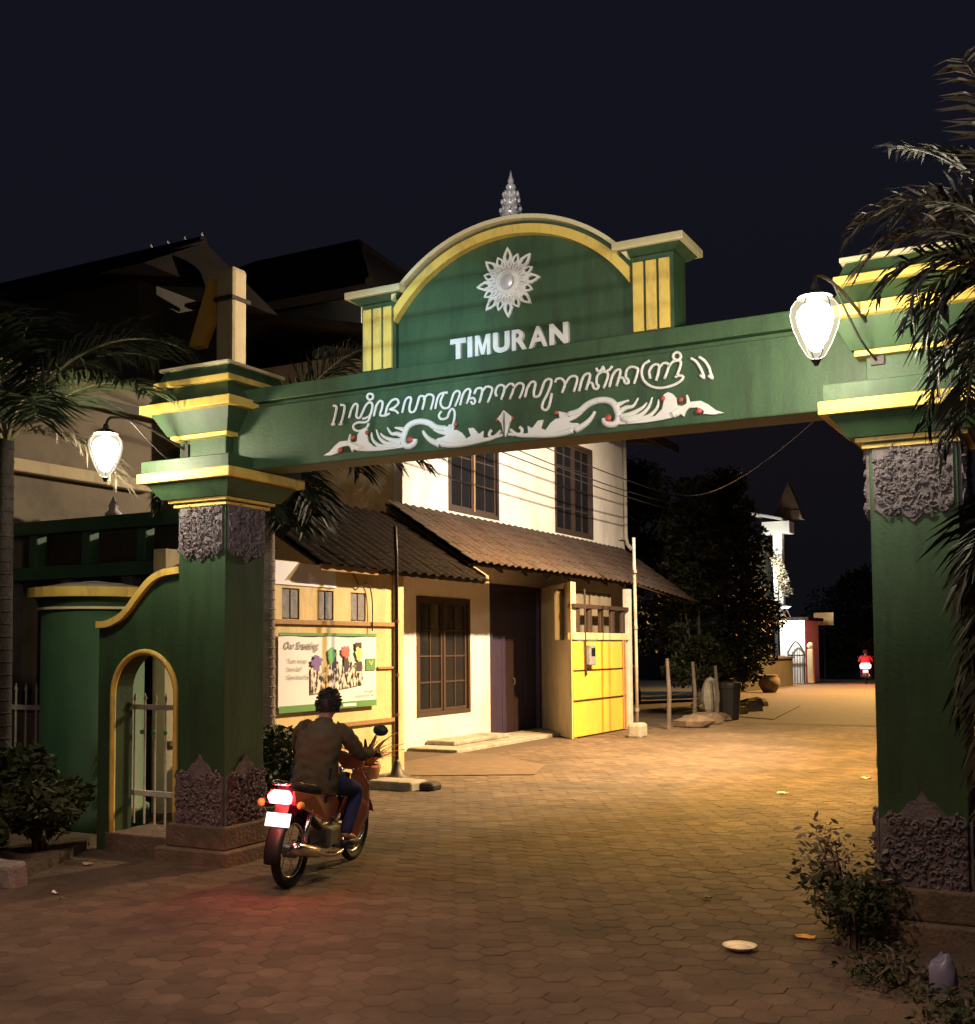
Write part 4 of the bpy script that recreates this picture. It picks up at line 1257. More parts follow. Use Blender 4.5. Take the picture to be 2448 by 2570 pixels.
def shrub(name, label, loc, rad, h, n, size, leaf, seed, stems=7, cat='shrub', base_z=0.0):
    rng = random.Random(seed)
    x, y, z = loc
    t = thing(name, label, cat, loc)
    st, cr = MB(), MB()
    for i in range(stems):
        a = rng.uniform(0, 2 * PI)
        q = rad * rng.uniform(0.2, 1)
        tip = Vector((x + q * math.cos(a), y + q * math.sin(a), z + h * rng.uniform(0.55, 1)))
        st.tube([(x + 0.05 * math.cos(a), y + 0.05 * math.sin(a), z - 0.03), Vector((x, y, z)).lerp(tip, 0.55) + Vector((0, 0, 0.06)), tip], [0.016, 0.011, 0.004], 5)
        leaves(cr, tip, (rad * 0.4, rad * 0.4, h * 0.28), n // stems, size, rng)
        leaves(cr, Vector((x, y, z)).lerp(tip, 0.6), (rad * 0.35, rad * 0.35, h * 0.22), n // stems // 2, size, rng)
    st.build('stems', 'bark', t)
    cr.build('foliage', leaf, t)
    return t

# palm in front of the left pillar, its fronds sweeping over the capital
palm('feather_palm', 'green feather palm at the left edge, fronds arching over the left pillar capital', (-8.42, 6.75, 0), 3.62, [
    (2, 34, 1.75, 62, 0.50, None), (-30, 30, 1.5, 80, 0.45, 'leaf_palm_dark'), (30, 62, 2.0, 96, 0.5, 'leaf_palm_dark'), (80, 60, 2.0, 70, 0.5, 'leaf_palm_dark'), (130, 70, 2.1, 60, 0.5, 'leaf_palm_dark'),
    (170, 45, 1.8, 80, 0.5, None), (215, 50, 1.9, 80, 0.5, None), (260, 40, 1.7, 90, 0.5, None), (310, 60, 1.9, 80, 0.5, 'leaf_palm_dark'), (20, 5, 1.2, 70, 0.4, 'leaf_dry'), (200, 75, 2.3, 50, 0.5, 'leaf_palm_dark')],
    seed=4, bark='dark_bark', r=0.07, width=0.013, dens=1.3)
# palm before the right pillar, pale dry fronds
palm('dry_palm', 'pale half-dry palm at the right edge hanging over the right gate pillar', (-0.2, 5.5, 0), 3.42, [
    (205, 40, 0.88, 105, 0.20, 'leaf_dry'), (212, 24, 0.72, 115, 0.20, 'leaf_grey'), (200, 5, 0.66, 110, 0.20, 'leaf_palm_dark'), (195, -55, 1.0, 30, 0.2, 'leaf_palm_dark'), (215, -48, 0.9, 40, 0.2, 'leaf_grey'),
    (205, 32, 0.80, 105, 0.20, 'leaf_grey'), (212, 8, 0.62, 110, 0.19, 'leaf_grey'), (190, 58, 0.95, 115, 0.20, 'leaf_dry'), (215, 62, 0.85, 120, 0.2, 'leaf_grey'),
    (160, 74, 1.10, 60, 0.18, 'leaf_grey'), (130, 70, 1.15, 60, 0.20, 'leaf_palm_dark'), (255, 70, 1.1, 70, 0.2, 'leaf_dry'),
    (200, -30, 0.75, 62, 0.19, 'leaf_grey'), (175, -40, 0.9, 45, 0.2, 'leaf_palm_dark'), (160, 30, 0.7, 110, 0.2, 'leaf_palm'), (240, -35, 0.9, 50, 0.2, 'leaf_palm_dark'),
    (60, 50, 1.1, 80, 0.25, 'leaf_palm'), (10, 45, 1.1, 80, 0.25, 'leaf_palm'), (300, 50, 1.1, 80, 0.25, 'leaf_palm')],
    seed=9, r=0.10, bark='bark', width=0.010, dens=0.85)
palm('low_palm', 'low dark palm drooping to the ground at the right edge, before the right pillar', (-0.10, 5.35, 0), 2.35, [
    (205, 10, 0.50, 110, 0.24, 'leaf_palm_dark'), (190, -15, 0.6, 70, 0.25, 'leaf_palm_dark'), (220, -10, 0.55, 80, 0.25, 'leaf_palm_dark'), (200, -42, 0.8, 42, 0.25, 'leaf_palm_dark'), (180, -50, 1.0, 35, 0.25, 'leaf_palm_dark'),
    (230, -50, 1.0, 35, 0.25, 'leaf_palm_dark'), (208, -60, 1.2, 28, 0.25, 'leaf_palm_dark'), (160, -60, 1.2, 28, 0.25, 'leaf_palm_dark'), (190, -70, 1.5, 18, 0.24, 'leaf_palm_dark'), (215, -68, 1.4, 20, 0.24, 'leaf_palm_dark'),
    (250, -60, 1.3, 28, 0.25, 'leaf_palm_dark'), (140, 10, 0.7, 100, 0.25, 'leaf_palm_dark'), (100, 30, 0.9, 100, 0.25, 'leaf_palm_dark'), (300, 20, 0.9, 100, 0.25, 'leaf_palm_dark')],
    seed=21, r=0.13, bark='bark', width=0.013)
# dark palm behind the beam, ringed trunk beside the left pillar
palm('ringed_palm', 'dark palm with a ringed pale trunk between the left pillar and the banner wall', (-8.30, 10.2, 0), 3.75, [
    (0, 40, 1.5, 110, 0.50, None), (-35, 30, 1.4, 120, 0.50, None), (-70, 30, 1.4, 120, 0.5, None), (30, 45, 1.7, 100, 0.5, None), (180, 45, 1.6, 110, 0.5, None), (220, 30, 1.5, 120, 0.5, None), (-110, 35, 1.4, 120, 0.5, None),
    (-50, 0, 1.1, 85, 0.45, None), (-15, 5, 1.1, 90, 0.45, None), (-90, 0, 1.1, 85, 0.45, None), (150, 60, 1.7, 100, 0.5, None), (60, 68, 2.0, 80, 0.5, None), (200, -5, 1.1, 80, 0.45, None), (-30, -20, 1.1, 60, 0.42, None), (10, 72, 2.1, 70, 0.5, None), (31, 40, 2.15, 85, 0.45, None), (24, 28, 1.95, 70, 0.45, None), (-5, -30, 0.9, 40, 0.42, None), (-45, 40, 1.3, 130, 0.5, None)],
    leaf='leaf_palm_dark', seed=13, r=0.075, width=0.017, dens=1.2)
# planting along the left foot of the gate
rngb = random.Random(5)
bedb = thing('garden_bed', 'dark soil planting bed with a stone edge at the lower left corner', 'planting bed', (-8.6, 6.6, 0))
MB().prism([(-12, 5.6, -0.05), (-7.25, 5.95, -0.05), (-7.75, 6.95, -0.05), (-8.1, 7.55, -0.05), (-12, 7.6, -0.05)], (0, 0, 0.13)).build('soil', 'soil', bedb)
for i in range(13):
    f = i / 12
    x = -12 + (12 - 7.3) * f
    yv = 5.55 + 0.35 * f
    M = Matrix.Translation((x, yv, 0.05)) @ Euler((rngb.gauss(0, 0.1), rngb.gauss(0, 0.1), rngb.gauss(0.07, 0.1))).to_matrix().to_4x4()
    MB().box(-0.17, 0.17, -0.08, 0.08, -0.10, rngb.uniform(0.08, 0.14)).xf(M).build('edge_stone', 'concrete', bedb, bevel=0.03)
shrub('leafy_shrub', 'tall dark leafy shrub before the white picket fence', (-8.75, 6.75, 0.05), 0.62, 0.72, 2400, 0.06, 'leaf_dark', 31, 12)
shrub('low_shrub', 'low dark shrub in the planting bed beside the arched passage', (-7.95, 6.75, 0.05), 0.5, 0.6, 1600, 0.05, 'leaf_dark', 32, 9)
shrub('broad_shrub', 'broad olive shrub at the lower left edge of the bed', (-9.35, 6.35, 0.05), 0.7, 0.85, 2200, 0.06, 'leaf_dark', 33, 10)
shrub('thicket', 'dark thicket behind the stone edge at the far left', (-8.2, 6.25, 0.05), 0.5, 0.5, 1500, 0.05, 'leaf_dark', 34, 10)

# plants round the right pillar foot and beside the cream wall
shrub('yellowing_shrub', 'yellowing leafy shrub leaning out from the right pillar foot', (-1.42, 7.25, 0), 0.36, 0.56, 420, 0.030, 'leaf_dry', 41, 12)
shrub('green_shrub', 'dark green shrub at the right pillar foot, nearest the street', (-1.30, 6.9, 0), 0.32, 0.40, 650, 0.028, 'leaf_dark', 42, 12)
shrub('weeds', 'low dark weeds spreading over the paving before the right pillar', (-0.95, 6.3, 0), 0.32, 0.14, 300, 0.022, 'leaf_dark', 43, 9)
shrub('creeping_plant', 'creeping plant in the lower right corner of the paving', (-0.55, 5.6, 0), 0.32, 0.14, 320, 0.022, 'leaf_dark', 44, 9)

def blade_plant(name, label, loc, n, L, m, seed, pot=None):
    rng = random.Random(seed)
    x, y, z = loc
    t = thing(name, label, 'plant', loc)
    z0 = z
    if pot:
        MB().lathe((x, y, z), [(0.12, 0.0), (0.17, 0.22), (0.18, 0.24), (0.18, 0.28), (0.15, 0.28), (0.14, 0.24)], 14).build('pot', pot, t, smooth=True)
        z0 = z + 0.25
    for i in range(n):
        a = rng.uniform(0, 2 * PI)
        l = L * rng.uniform(0.7, 1.15)
        e = rng.uniform(0.5, 1.35)
        b = MB()
        c, s = math.cos(a), math.sin(a)
        w = 0.028
        pts = []
        for k in range(5):
            f = k / 4
            rr = l * math.cos(e) * f + 0.12 * l * f * f
            hh = l * math.sin(e) * f - 0.40 * l * f * f
            pts.append(Vector((x + c * rr, y + s * rr, z0 + hh)))
        vs, fs = [], []
        for k, p in enumerate(pts):
            q = w * (1 - (k / 4) ** 2) + 0.002
            vs += [p + Vector((-s, c, 0.3)) * q, p, p + Vector((s, -c, 0.3)) * q]
        for k in range(4):
            fs += [(k * 3, k * 3 + 1, k * 3 + 4, k * 3 + 3), (k * 3 + 1, k * 3 + 2, k * 3 + 5, k * 3 + 4)]
        b.add(vs, fs).build('leaf', m, t)
    return t
blade_plant('spiky_plant', 'spiky green plant beside the inner side of the left pillar', (-7.95, 10.3, 0), 26, 1.0, 'leaf_mid', 51)
blade_plant('arching_plant', 'arching dark leaves against the foot of the banner wall', (-8.35, 11.2, 0), 22, 0.9, 'leaf_dark', 52)
blade_plant('red_leaf_plant', 'red-brown leafed plant in front of the cream wall, right of the rider', (-8.25, 12.1, 0), 26, 0.85, 'leaf_red', 53, 'terracotta')
blade_plant('potted_plant', 'dark potted plant at the foot of the iron post', (-8.5, 12.45, 0), 22, 0.6, 'leaf_dark', 54, 'terracotta')
shrub('ground_cover', 'dense dark undergrowth between the left pillar and the banner wall', (-8.2, 9.7, 0), 0.7, 0.75, 2200, 0.06, 'leaf_dark', 55, 12)

# ------------------------------------------------------------------ left side: passage gate, round pier, fence, green screen, houses
pg = thing('passage_gate', 'small white iron bar gate closing the arched foot passage', 'gate', (-7.45, 7.62, 0))
for k in range(7):
    x = -7.98 + k * 0.125
    MB().tube([(x, 7.62, 0.20), (x, 7.62, 1.30)], 0.010, 6).build('bar', 'white_iron', pg)
    MB().lathe((x, 7.62, 1.30), [(0.010, 0), (0.018, 0.02), (0.002, 0.07)], 6).build('spike', 'white_iron', pg)
for z in (0.45, 1.22):
    MB().box(-8.02, -7.2, 7.606, 7.634, z, z + 0.045).build('rail', 'white_iron', pg)
for k in range(5):
    MB().ball((-7.9 + k * 0.14, 7.60, 1.02), 0.022, 6, 4).build('rosette', 'print_leafgreen', pg)

gp = thing('round_gate_pier', 'round green pier with a yellow ring cap left of the arched passage', 'pier', (-8.95, 8.25, 0))
MB().lathe((-8.95, 8.25, 0), [(0.56, -0.05), (0.56, 0.2), (0.50, 0.22), (0.50, 2.16)], 28).build('shaft', 'green_plain', gp, smooth=True)
MB().lathe((-8.95, 8.25, 0), [(0.535, 2.16), (0.535, 2.185)], 28).build('thin_ring', 'pale_yellow', gp)
MB().lathe((-8.95, 8.25, 0), [(0.52, 2.186), (0.56, 2.28)], 28).build('neck', 'green_plain', gp)
MB().lathe((-8.95, 8.25, 0), [(0.63, 2.28), (0.63, 2.375)], 28).build('cap_ring', 'yellow', gp)
MB().lathe((-8.95, 8.25, 0), [(0.60, 2.376), (0.30, 2.43), (0.02, 2.46)], 20).build('cap_dome', 'concrete', gp, smooth=True)

pf = thing('picket_fence', 'white iron picket fence at the left edge behind the shrubs', 'fence', (-10.3, 8.3, 0))
for k in range(16):
    x = -12.0 + k * 0.155
    MB().tube([(x, 8.3, 0.1), (x, 8.3, 1.33)], 0.012, 6).build('picket', 'white_iron', pf)
    MB().lathe((x, 8.3, 1.33), [(0.012, 0), (0.02, 0.02), (0.002, 0.09)], 6).build('picket_tip', 'white_iron', pf)
for z in (0.35, 1.14):
    MB().box(-12.1, -9.55, 8.282, 8.318, z, z + 0.05).build('rail', 'white_iron', pf)

gs = thing('green_screen_wall', 'green concrete screen with long dark openings behind the round pier', 'screen', (-10.5, 9.6, 0))
MB().box(-13.0, -9.35, 9.6, 9.75, 0, 1.0).build('base_wall', 'wall_beige', gs)
for z0, z1 in ((2.62, 2.78), (3.18, 3.34)):
    MB().box(-13.0, -8.45, 9.58, 9.78, z0, z1).build('rail', 'green_plain', gs, bevel=0.01)
for x in (-12.6, -11.55, -10.65, -9.75, -8.95, -8.55):
    MB().box(x, x + 0.14, 9.60, 9.76, 2.782, 3.178).build('baluster', 'green_plain', gs, bevel=0.02)
MB().box(-13.0, -8.45, 10.3, 10.4, 0.0, 3.3).build('back_wall', 'wood', gs)
for x in (-12.0, -11.0, -10.0, -9.3):
    MB().box(x, x + 0.18, 9.62, 9.75, 1.0, 2.618).build('post', 'bark', gs)
fo_ = thing('stone_finial', 'small pale pointed stone finial on top of the green screen', 'finial', (-10.2, 9.68, 3.34))
MB().lathe((-10.2, 9.68, 3.34), [(0.09, 0.0), (0.10, 0.03), (0.05, 0.08), (0.06, 0.12), (0.005, 0.24)], 10).build('stone', 'whitewash', fo_, smooth=True)

# house at the left: beige street wall, ledges, tiled roof, porch column with an ochre brace
lh = thing('beige_house', 'beige two-storey house with dark tiled roof behind the left palm', 'house', (-13, 12, 0))
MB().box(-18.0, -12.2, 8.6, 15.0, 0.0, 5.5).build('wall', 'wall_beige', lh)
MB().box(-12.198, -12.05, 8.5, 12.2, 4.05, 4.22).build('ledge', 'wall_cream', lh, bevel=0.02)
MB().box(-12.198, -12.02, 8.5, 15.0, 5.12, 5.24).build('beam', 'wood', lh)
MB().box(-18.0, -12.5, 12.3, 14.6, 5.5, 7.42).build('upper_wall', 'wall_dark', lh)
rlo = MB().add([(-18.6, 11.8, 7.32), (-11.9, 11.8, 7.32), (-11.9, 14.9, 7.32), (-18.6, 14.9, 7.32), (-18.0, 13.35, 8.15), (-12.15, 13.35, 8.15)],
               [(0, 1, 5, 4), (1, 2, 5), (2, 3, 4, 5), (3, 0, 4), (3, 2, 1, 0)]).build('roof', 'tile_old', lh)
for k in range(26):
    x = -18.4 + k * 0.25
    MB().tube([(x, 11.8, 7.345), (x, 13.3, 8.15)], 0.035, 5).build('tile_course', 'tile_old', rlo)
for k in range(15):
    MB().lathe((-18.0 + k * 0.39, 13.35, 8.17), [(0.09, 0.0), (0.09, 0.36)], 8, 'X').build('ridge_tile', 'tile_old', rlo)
for k in range(4):
    MB().lathe((-13.3 + k * 0.36, 13.35, 8.22), [(0.03, 0), (0.04, 0.04), (0.01, 0.10)], 6).build('ridge_ornament', 'whitewash', rlo)
MB().box(-11.62, -11.28, 13.0, 13.34, 0, 7.55).build('porch_column', 'wall_cream', lh, bevel=0.06)
MB().prism([(-11.62, 12.86, 7.38), (-11.62, 12.86, 6.75), (-11.82, 12.86, 6.35), (-12.02, 12.86, 6.35)], (0, 0.2, 0)).build('porch_brace', 'ochre', lh)
MB().box(-12.2, -11.25, 12.96, 13.38, 7.02, 7.08).build('porch_beam', 'wood', lh)
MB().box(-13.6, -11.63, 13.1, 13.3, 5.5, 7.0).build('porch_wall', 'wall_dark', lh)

th = thing('tall_house', 'tall grey-green house with a dark hipped roof rising behind the beam', 'house', (-17, 20, 0))
MB().box(-20.5, -12.6, 18.3, 24.0, 0, 8.75).build('wall', 'wall_greenish', th)
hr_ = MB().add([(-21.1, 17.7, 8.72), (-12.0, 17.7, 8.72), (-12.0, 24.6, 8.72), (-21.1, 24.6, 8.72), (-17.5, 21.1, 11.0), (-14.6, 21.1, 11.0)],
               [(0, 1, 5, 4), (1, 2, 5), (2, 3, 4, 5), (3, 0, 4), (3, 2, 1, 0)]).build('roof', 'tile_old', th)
for a, b in (((-21.1, 17.7, 8.75), (-17.5, 21.1, 11.03)), ((-12.0, 17.7, 8.75), (-14.6, 21.1, 11.03)), ((-17.5, 21.1, 11.03), (-14.6, 21.1, 11.03)), ((-12.0, 24.6, 8.75), (-14.6, 21.1, 11.03))):
    MB().tube([a, b], 0.09, 6).build('ridge_cap', 'tile_old', hr_)
for k in range(2):
    wf = MB().box(-17.0 + k * 2.2, -16.0 + k * 2.2, 18.24, 18.3, 6.6, 7.9).build('window', 'wood', th)
    MB().box(-16.93 + k * 2.2, -16.07 + k * 2.2, 18.23, 18.238, 6.67, 7.83).build('pane', 'dark_glass', wf)

# ------------------------------------------------------------------ down the street
for i, (x, y, h, cz, rad, lab) in enumerate(((-9.0, 27.9, 5.9, 0.7, 0.95, 'conical dark green tree at the end of the pent roof, nearest of the roadside row'),
                                             (-8.7, 30.2, 6.3, 0.8, 1.15, 'bushy dark green tree second along the roadside row'),
                                             (-9.7, 32.8, 6.7, 0.8, 1.5, 'broad dark tree third along the roadside row'))):
    tree('roadside_tree', lab, (x, y, 0), h, cz, rad, 120, 85, 0.085, 'leaf_deep', 60 + i, 0.085, 'bark', 'trees along the left kerb')
tree('dark_tree', 'tall black-green tree behind the brick pier', (-12.5, 40.0, 0), 7.4, 1.6, 1.8, 110, 90, 0.12, 'leaf_deep', 71, 0.18, 'bark', 'dark trees farther down the street')
tree('dark_tree', 'spreading black-green tree beyond the house roof', (-12.8, 33.5, 0), 7.2, 1.8, 2.2, 120, 90, 0.12, 'leaf_deep', 72, 0.18, 'bark', 'dark trees farther down the street')
tree('dark_tree', 'dark tree beside the lit white wall', (-12.2, 43.6, 0), 4.6, 0.9, 1.25, 90, 80, 0.10, 'leaf_deep', 73, 0.12, 'bark', 'dark trees farther down the street')
tree('dark_tree', 'faint dark tree at the end of the street behind the yellow sign', (-14.5, 84.0, 0), 6.5, 1.2, 4.0, 80, 80, 0.2, 'leaf_dark', 74, 0.2, 'bark', 'dark trees farther down the street')
tree('dark_tree', 'lowest dark tree at the end of the street above the red tail light', (-7.5, 88.0, 0), 5.5, 1.0, 4.0, 80, 80, 0.2, 'leaf_dark', 75, 0.2, 'bark', 'dark trees farther down the street')
shrub('roadside_bush', 'dark roadside bush under the yellow sign', (-12.2, 62.5, 0), 1.6, 2.2, 1600, 0.13, 'leaf_dark', 76, 10)
shrub('flowering_bush', 'reddish bush beside the far motorcycle', (-10.2, 64.0, 0), 1.2, 1.7, 1200, 0.11, 'leaf_red', 77, 10)

pp = thing('drain_pole', 'thin white-stained pipe standing beyond the corner of the yellow gate', 'pole', (-7.95, 20.95, 0))
MB().tube([(-7.95, 20.95, 0), (-7.95, 20.95, 1.6), (-7.98, 20.98, 3.9)], 0.032, 8).build('shaft', 'concrete', pp, smooth=True)
for z in (0.5, 2.1, 3.2):
    MB().lathe((-7.95, 20.95, z), [(0.042, 0), (0.042, 0.06)], 8).build('collar', 'galv', pp)
MB().box(-8.1, -7.8, 20.75, 21.15, -0.03, 0.28).build('footing', 'concrete', pp, bevel=0.06)
for i, (x, y, hgt, lab) in enumerate(((-8.1, 23.2, 1.5, 'whitewashed wooden stake at the kerb, nearest the drain pole'), (-8.25, 25.4, 1.4, 'whitewashed wooden stake between the two nearest trees'), (-7.9, 26.0, 1.3, 'short whitewashed stake beside the dark bin'))):
    st = thing('kerb_stake', lab, 'stake', (x, y, 0), 'whitewashed stakes along the kerb')
    MB().tube([(x, y, -0.05), (x + 0.03, y, hgt * 0.5), (x - 0.02, y + 0.03, hgt)], [0.05, 0.045, 0.035], 8).build('post', 'bark', st)
bn = thing('dark_bin', 'dark plastic bin standing at the kerb under the trees', 'bin', (-7.9, 27.0, 0))
MB().lathe((-7.9, 27.0, 0), [(0.24, 0), (0.30, 0.75), (0.32, 0.76), (0.32, 0.82)], 14).build('barrel', 'black_plastic', bn)
MB().lathe((-7.9, 27.0, 0.82), [(0.33, 0), (0.30, 0.06), (0.05, 0.10)], 14).build('lid', 'black_plastic', bn)
sb = thing('white_sack', 'crumpled white sack on top of the kerb stakes beside the bin', 'sack', (-8.25, 26.7, 0))
MB().ball((-8.25, 26.7, 0.55), 0.28, 9, 7, (0.8, 0.8, 1.7)).build('sack_body', 'concrete', sb)
rk = random.Random(8)
for i in range(9):
    x, y = -7.7 - 0.18 * i + rk.uniform(-0.2, 0.2), 24.0 + 1.3 * i
    s = rk.uniform(0.18, 0.34)
    mbk = MB().ball((0, 0, 0), 1.0, 7, 5)
    mbk.v = [tuple(Vector(v) * rk.uniform(0.8, 1.15)) for v in mbk.v]
    mbk.xf(Matrix.Translation((x, y, s * 0.25)) @ Matrix.Diagonal((s * 1.4, s, s * 0.6, 1)))
    o = mbk.build('kerb_rock', 'stone_brown', None, (x, y, 0))
    tag(o, ('first', 'second', 'third', 'fourth', 'fifth', 'sixth', 'seventh', 'eighth', 'farthest')[i] + ' rough brown rock from the drain pole, in the line edging the street', 'rock', 'rocks edging the street under the trees')
struct(MB().prism([(-8.6, 28.5, -0.01), (-6.9, 27.3, -0.01), (-7.7, 33.5, -0.01), (-10.9, 36.5, -0.01), (-11.2, 30.5, -0.01)], (0, 0, 0.02)).build('verge', 'stone_brown'))

bp_ = thing('brick_pier', 'orange brick gate pier with a pale cap at the left of the street', 'pier', (-11.25, 37.0, 0))
for k in range(10):
    for c in range(2):
        xo = 0.0 if k % 2 else 0.02
        MB().box(-11.75 + c * 0.5 + 0.008, -11.25 + c * 0.5 - 0.008, 36.7 - xo, 37.5 + xo, 0.205 * k, 0.205 * k + 0.197).build('brick', 'brick_orange', bp_, bevel=0.01)
MB().box(-11.85, -10.65, 36.6, 37.6, 2.05, 2.17).build('cap_slab', 'brick_orange', bp_, bevel=0.02)
MB().frustum((-11.7, -10.8, 36.7, 37.5), (-11.35, -11.15, 37.0, 37.2), 2.172, 2.5).build('cap', 'brick_orange', bp_)
MB().ball((-11.25, 37.1, 2.66), 0.2, 10, 7, (1, 1, 1.3)).build('ball_finial', 'whitewash', bp_, smooth=True)
lw = thing('low_wall', 'low dark garden wall with a pale coping right of the brick pier', 'wall', (-11.6, 42, 0))
MB().box(-12.4, -12.1, 38.0, 51.5, 0, 1.2).build('wall_body', 'wall_dark', lw)
MB().box(-12.5, -12.0, 38.0, 51.5, 1.202, 1.28).build('coping', 'wall_dark', lw)
gp2 = thing('garden_pot', 'pale round pot on the verge before the low wall', 'pot', (-11.05, 43.2, 0))
MB().lathe((-11.05, 43.2, 0), [(0.25, 0), (0.42, 0.3), (0.4, 0.5), (0.3, 0.62), (0.34, 0.66), (0.2, 0.66)], 14).build('bowl', 'stone_brown', gp2, smooth=True)

# far lit gatehouse
gh = thing('white_gatehouse', 'brightly lit white gatehouse wall with a dark iron gate far down the street', 'gatehouse', (-13.0, 54.0, 0))
MB().box(-13.25, -12.1, 54.0, 57.0, 0, 2.95).build('wall', 'white_paint', gh)
MB().box(-13.6, -11.9, 53.95, 57.3, 2.952, 3.10).build('roof', 'tile_old', gh, bevel=0.03)
MB().box(-13.30, -13.0, 53.8, 53.998, 0, 1.3).build('plinth_post', 'brick_orange', gh)
gg = MB().box(-12.86, -12.80, 53.7, 53.76, 0, 1.5).box(-12.12, -12.06, 53.7, 53.76, 0, 1.5).box(-12.80, -12.12, 53.7, 53.76, 1.28, 1.34).build('iron_gate', 'iron', gh)
for k in range(6):
    MB().tube([(-12.75 + k * 0.115, 53.73, 0.05), (-12.75 + k * 0.115, 53.73, 1.3 + 0.35 * math.sin(PI * (k + 0.5) / 6))], 0.018, 5).build('bar', 'galv', gg)
MB().tube(smooth_path([(-12.83, 53.73, 1.45), (-12.66, 53.73, 1.75), (-12.46, 53.73, 1.95), (-12.26, 53.73, 1.75), (-12.09, 53.73, 1.45)], 4), 0.035, 6).build('arch_bar', 'iron', gg)
MB().box(-11.95, -11.68, 53.7, 54.0, 0, 1.6).build('pier', 'wall_cream', gh, bevel=0.04)
MB().ball((-11.82, 53.85, 1.75), 0.17, 8, 6).build('pier_ball', 'wall_cream', gh)
fl = thing('wall_floodlight', 'small white floodlight above the gatehouse wall', 'lamp', (-12.7, 52.6, 3.5))
MB().box(-12.95, -12.45, 52.5, 52.85, 3.55, 3.62).build('hood', 'plastic_white', fl)
MB().box(-12.88, -12.52, 52.55, 52.8, 3.50, 3.548).build('tube', 'tube_glow', fl)
MB().tube([(-12.7, 52.85, 3.58), (-12.7, 53.96, 3.05)], 0.025, 6).build('stem', 'iron', fl)
ld = bpy.data.lights.new('floodlight', 'POINT')
ld.energy = 520
ld.color = (1.0, 0.95, 0.85)
ld.shadow_soft_size = 0.15
lo = bpy.data.objects.new('floodlight', ld)
COL.objects.link(lo)
lo.parent = fl
lo.location = (0, 0.0, -0.25)

# far house end: gable, white fascia, white corner post
fh = thing('far_gabled_house', 'far house with a pointed gable, white eave board and white corner post above the trees', 'house', (-16, 60, 0))
MB().box(-20.0, -15.05, 58.4, 63.0, 0, 7.4).build('wall', 'wall_dark', fh)
MB().box(-14.49, -14.03, 58.0, 58.45, 0, 7.498).build('corner_post', 'white_paint', fh)
MB().box(-15.0, -13.6, 57.8, 58.9, 7.5, 8.1).build('eave_board', 'white_paint', fh)
MB().prism([(-15.6, 57.5, 8.53), (-13.9, 57.5, 8.13), (-13.9, 57.5, 8.24), (-15.6, 57.5, 8.65)], (0, 1.8, 0)).build('gutter', 'white_paint', fh)
MB().prism([(-14.5, 58.7, 8.72), (-13.25, 58.7, 8.72), (-13.83, 58.7, 10.2)], (0, 0.5, 0)).build('gable', 'wall_beige', fh)
MB().prism([(-14.62, 58.6, 8.26), (-13.13, 58.6, 8.26), (-13.25, 58.6, 8.718), (-14.5, 58.6, 8.718)], (0, 0.7, 0)).build('gable_skirt', 'wall_beige', fh)
pl_ = thing('porch_lamp', 'small porch lamp in the creeper below the far white corner post', 'lamp', (-14.3, 56.6, 5.4))
MB().lathe((-14.3, 56.6, 5.4), [(0.05, -0.05), (0.10, 0.0), (0.10, 0.05)], 10).build('shade', 'iron', pl_)
MB().tube([(-14.3, 56.6, 5.35), (-14.3, 57.3, 5.2), (-14.25, 57.99, 5.2)], 0.02, 6).build('arm', 'iron', pl_)
ld = bpy.data.lights.new('porch_light', 'POINT')
ld.energy = 420
ld.color = (0.95, 1.0, 0.86)
ld.shadow_soft_size = 0.1
lo = bpy.data.objects.new('porch_light', ld)
COL.objects.link(lo)
lo.parent = pl_
lo.location = (0, 0, 0.2)
cr_ = thing('creeper', 'yellow-lit creeper climbing the far white corner post', 'creeper', (-14.2, 57.6, 0))
MB().tube([(-14.2, 57.8, 0), (-14.3, 57.9, 3.0), (-14.2, 57.9, 5.9)], [0.06, 0.04, 0.015], 6).build('stem', 'bark', cr_)
cmb = MB()
for k in range(12):
    leaves(cmb, (-14.3 + 0.05 * k, 57.7, 6.2 - 0.16 * k), (0.3, 0.22, 0.22), 60, 0.09, random.Random(90 + k))
cmb.build('foliage', 'leaf_dry', cr_)

sg = thing('street_sign', 'blank amber-lit rectangular sign board far down the street', 'sign', (-12.45, 60.0, 0))
MB().tube([(-12.45, 60.0, 0), (-12.45, 60.0, 3.4)], 0.05, 8).build('post', 'iron', sg)
MB().box(-12.95, -11.94, 59.9, 59.96, 2.80, 3.46).build('board', 'sign_yellow', sg, bevel=0.01)

# overhead cables
for i, (a, b, sag, lab) in enumerate((((-9.4, 27.2, 5.7), (-0.9, 7.7, 3.9), 0.55, 'thin black overhead cable running from the house eave to the right pillar'),
                                      ((-9.3, 14.0, 5.95), (-9.3, 30.0, 5.62), 0.22, 'topmost of three thin cables strung along the white upper wall'),
                                      ((-9.35, 14.0, 5.72), (-9.2, 30.0, 5.45), 0.30, 'middle one of three thin cables strung along the white upper wall'),
                                      ((-9.2, 14.0, 5.38), (-9.2, 30.0, 5.2), 0.16, 'lowest of three thin cables strung along the white upper wall'))):
    pts = [Vector(a).lerp(Vector(b), k / 24) - Vector((0, 0, sag * 4 * (k / 24) * (1 - k / 24))) for k in range(25)]
    o = MB().tube(pts, 0.004 if i == 0 else 0.012, 5).build('overhead_cable', 'iron', None, a)
    tag(o, lab, 'cable')
cpost = thing('cable_post', 'dark cable post standing among the roadside trees', 'post', (-9.25, 30.1, 0))
MB().tube([(-9.25, 30.1, 0), (-9.25, 30.1, 6.0)], 0.06, 8).build('shaft', 'iron', cpost)
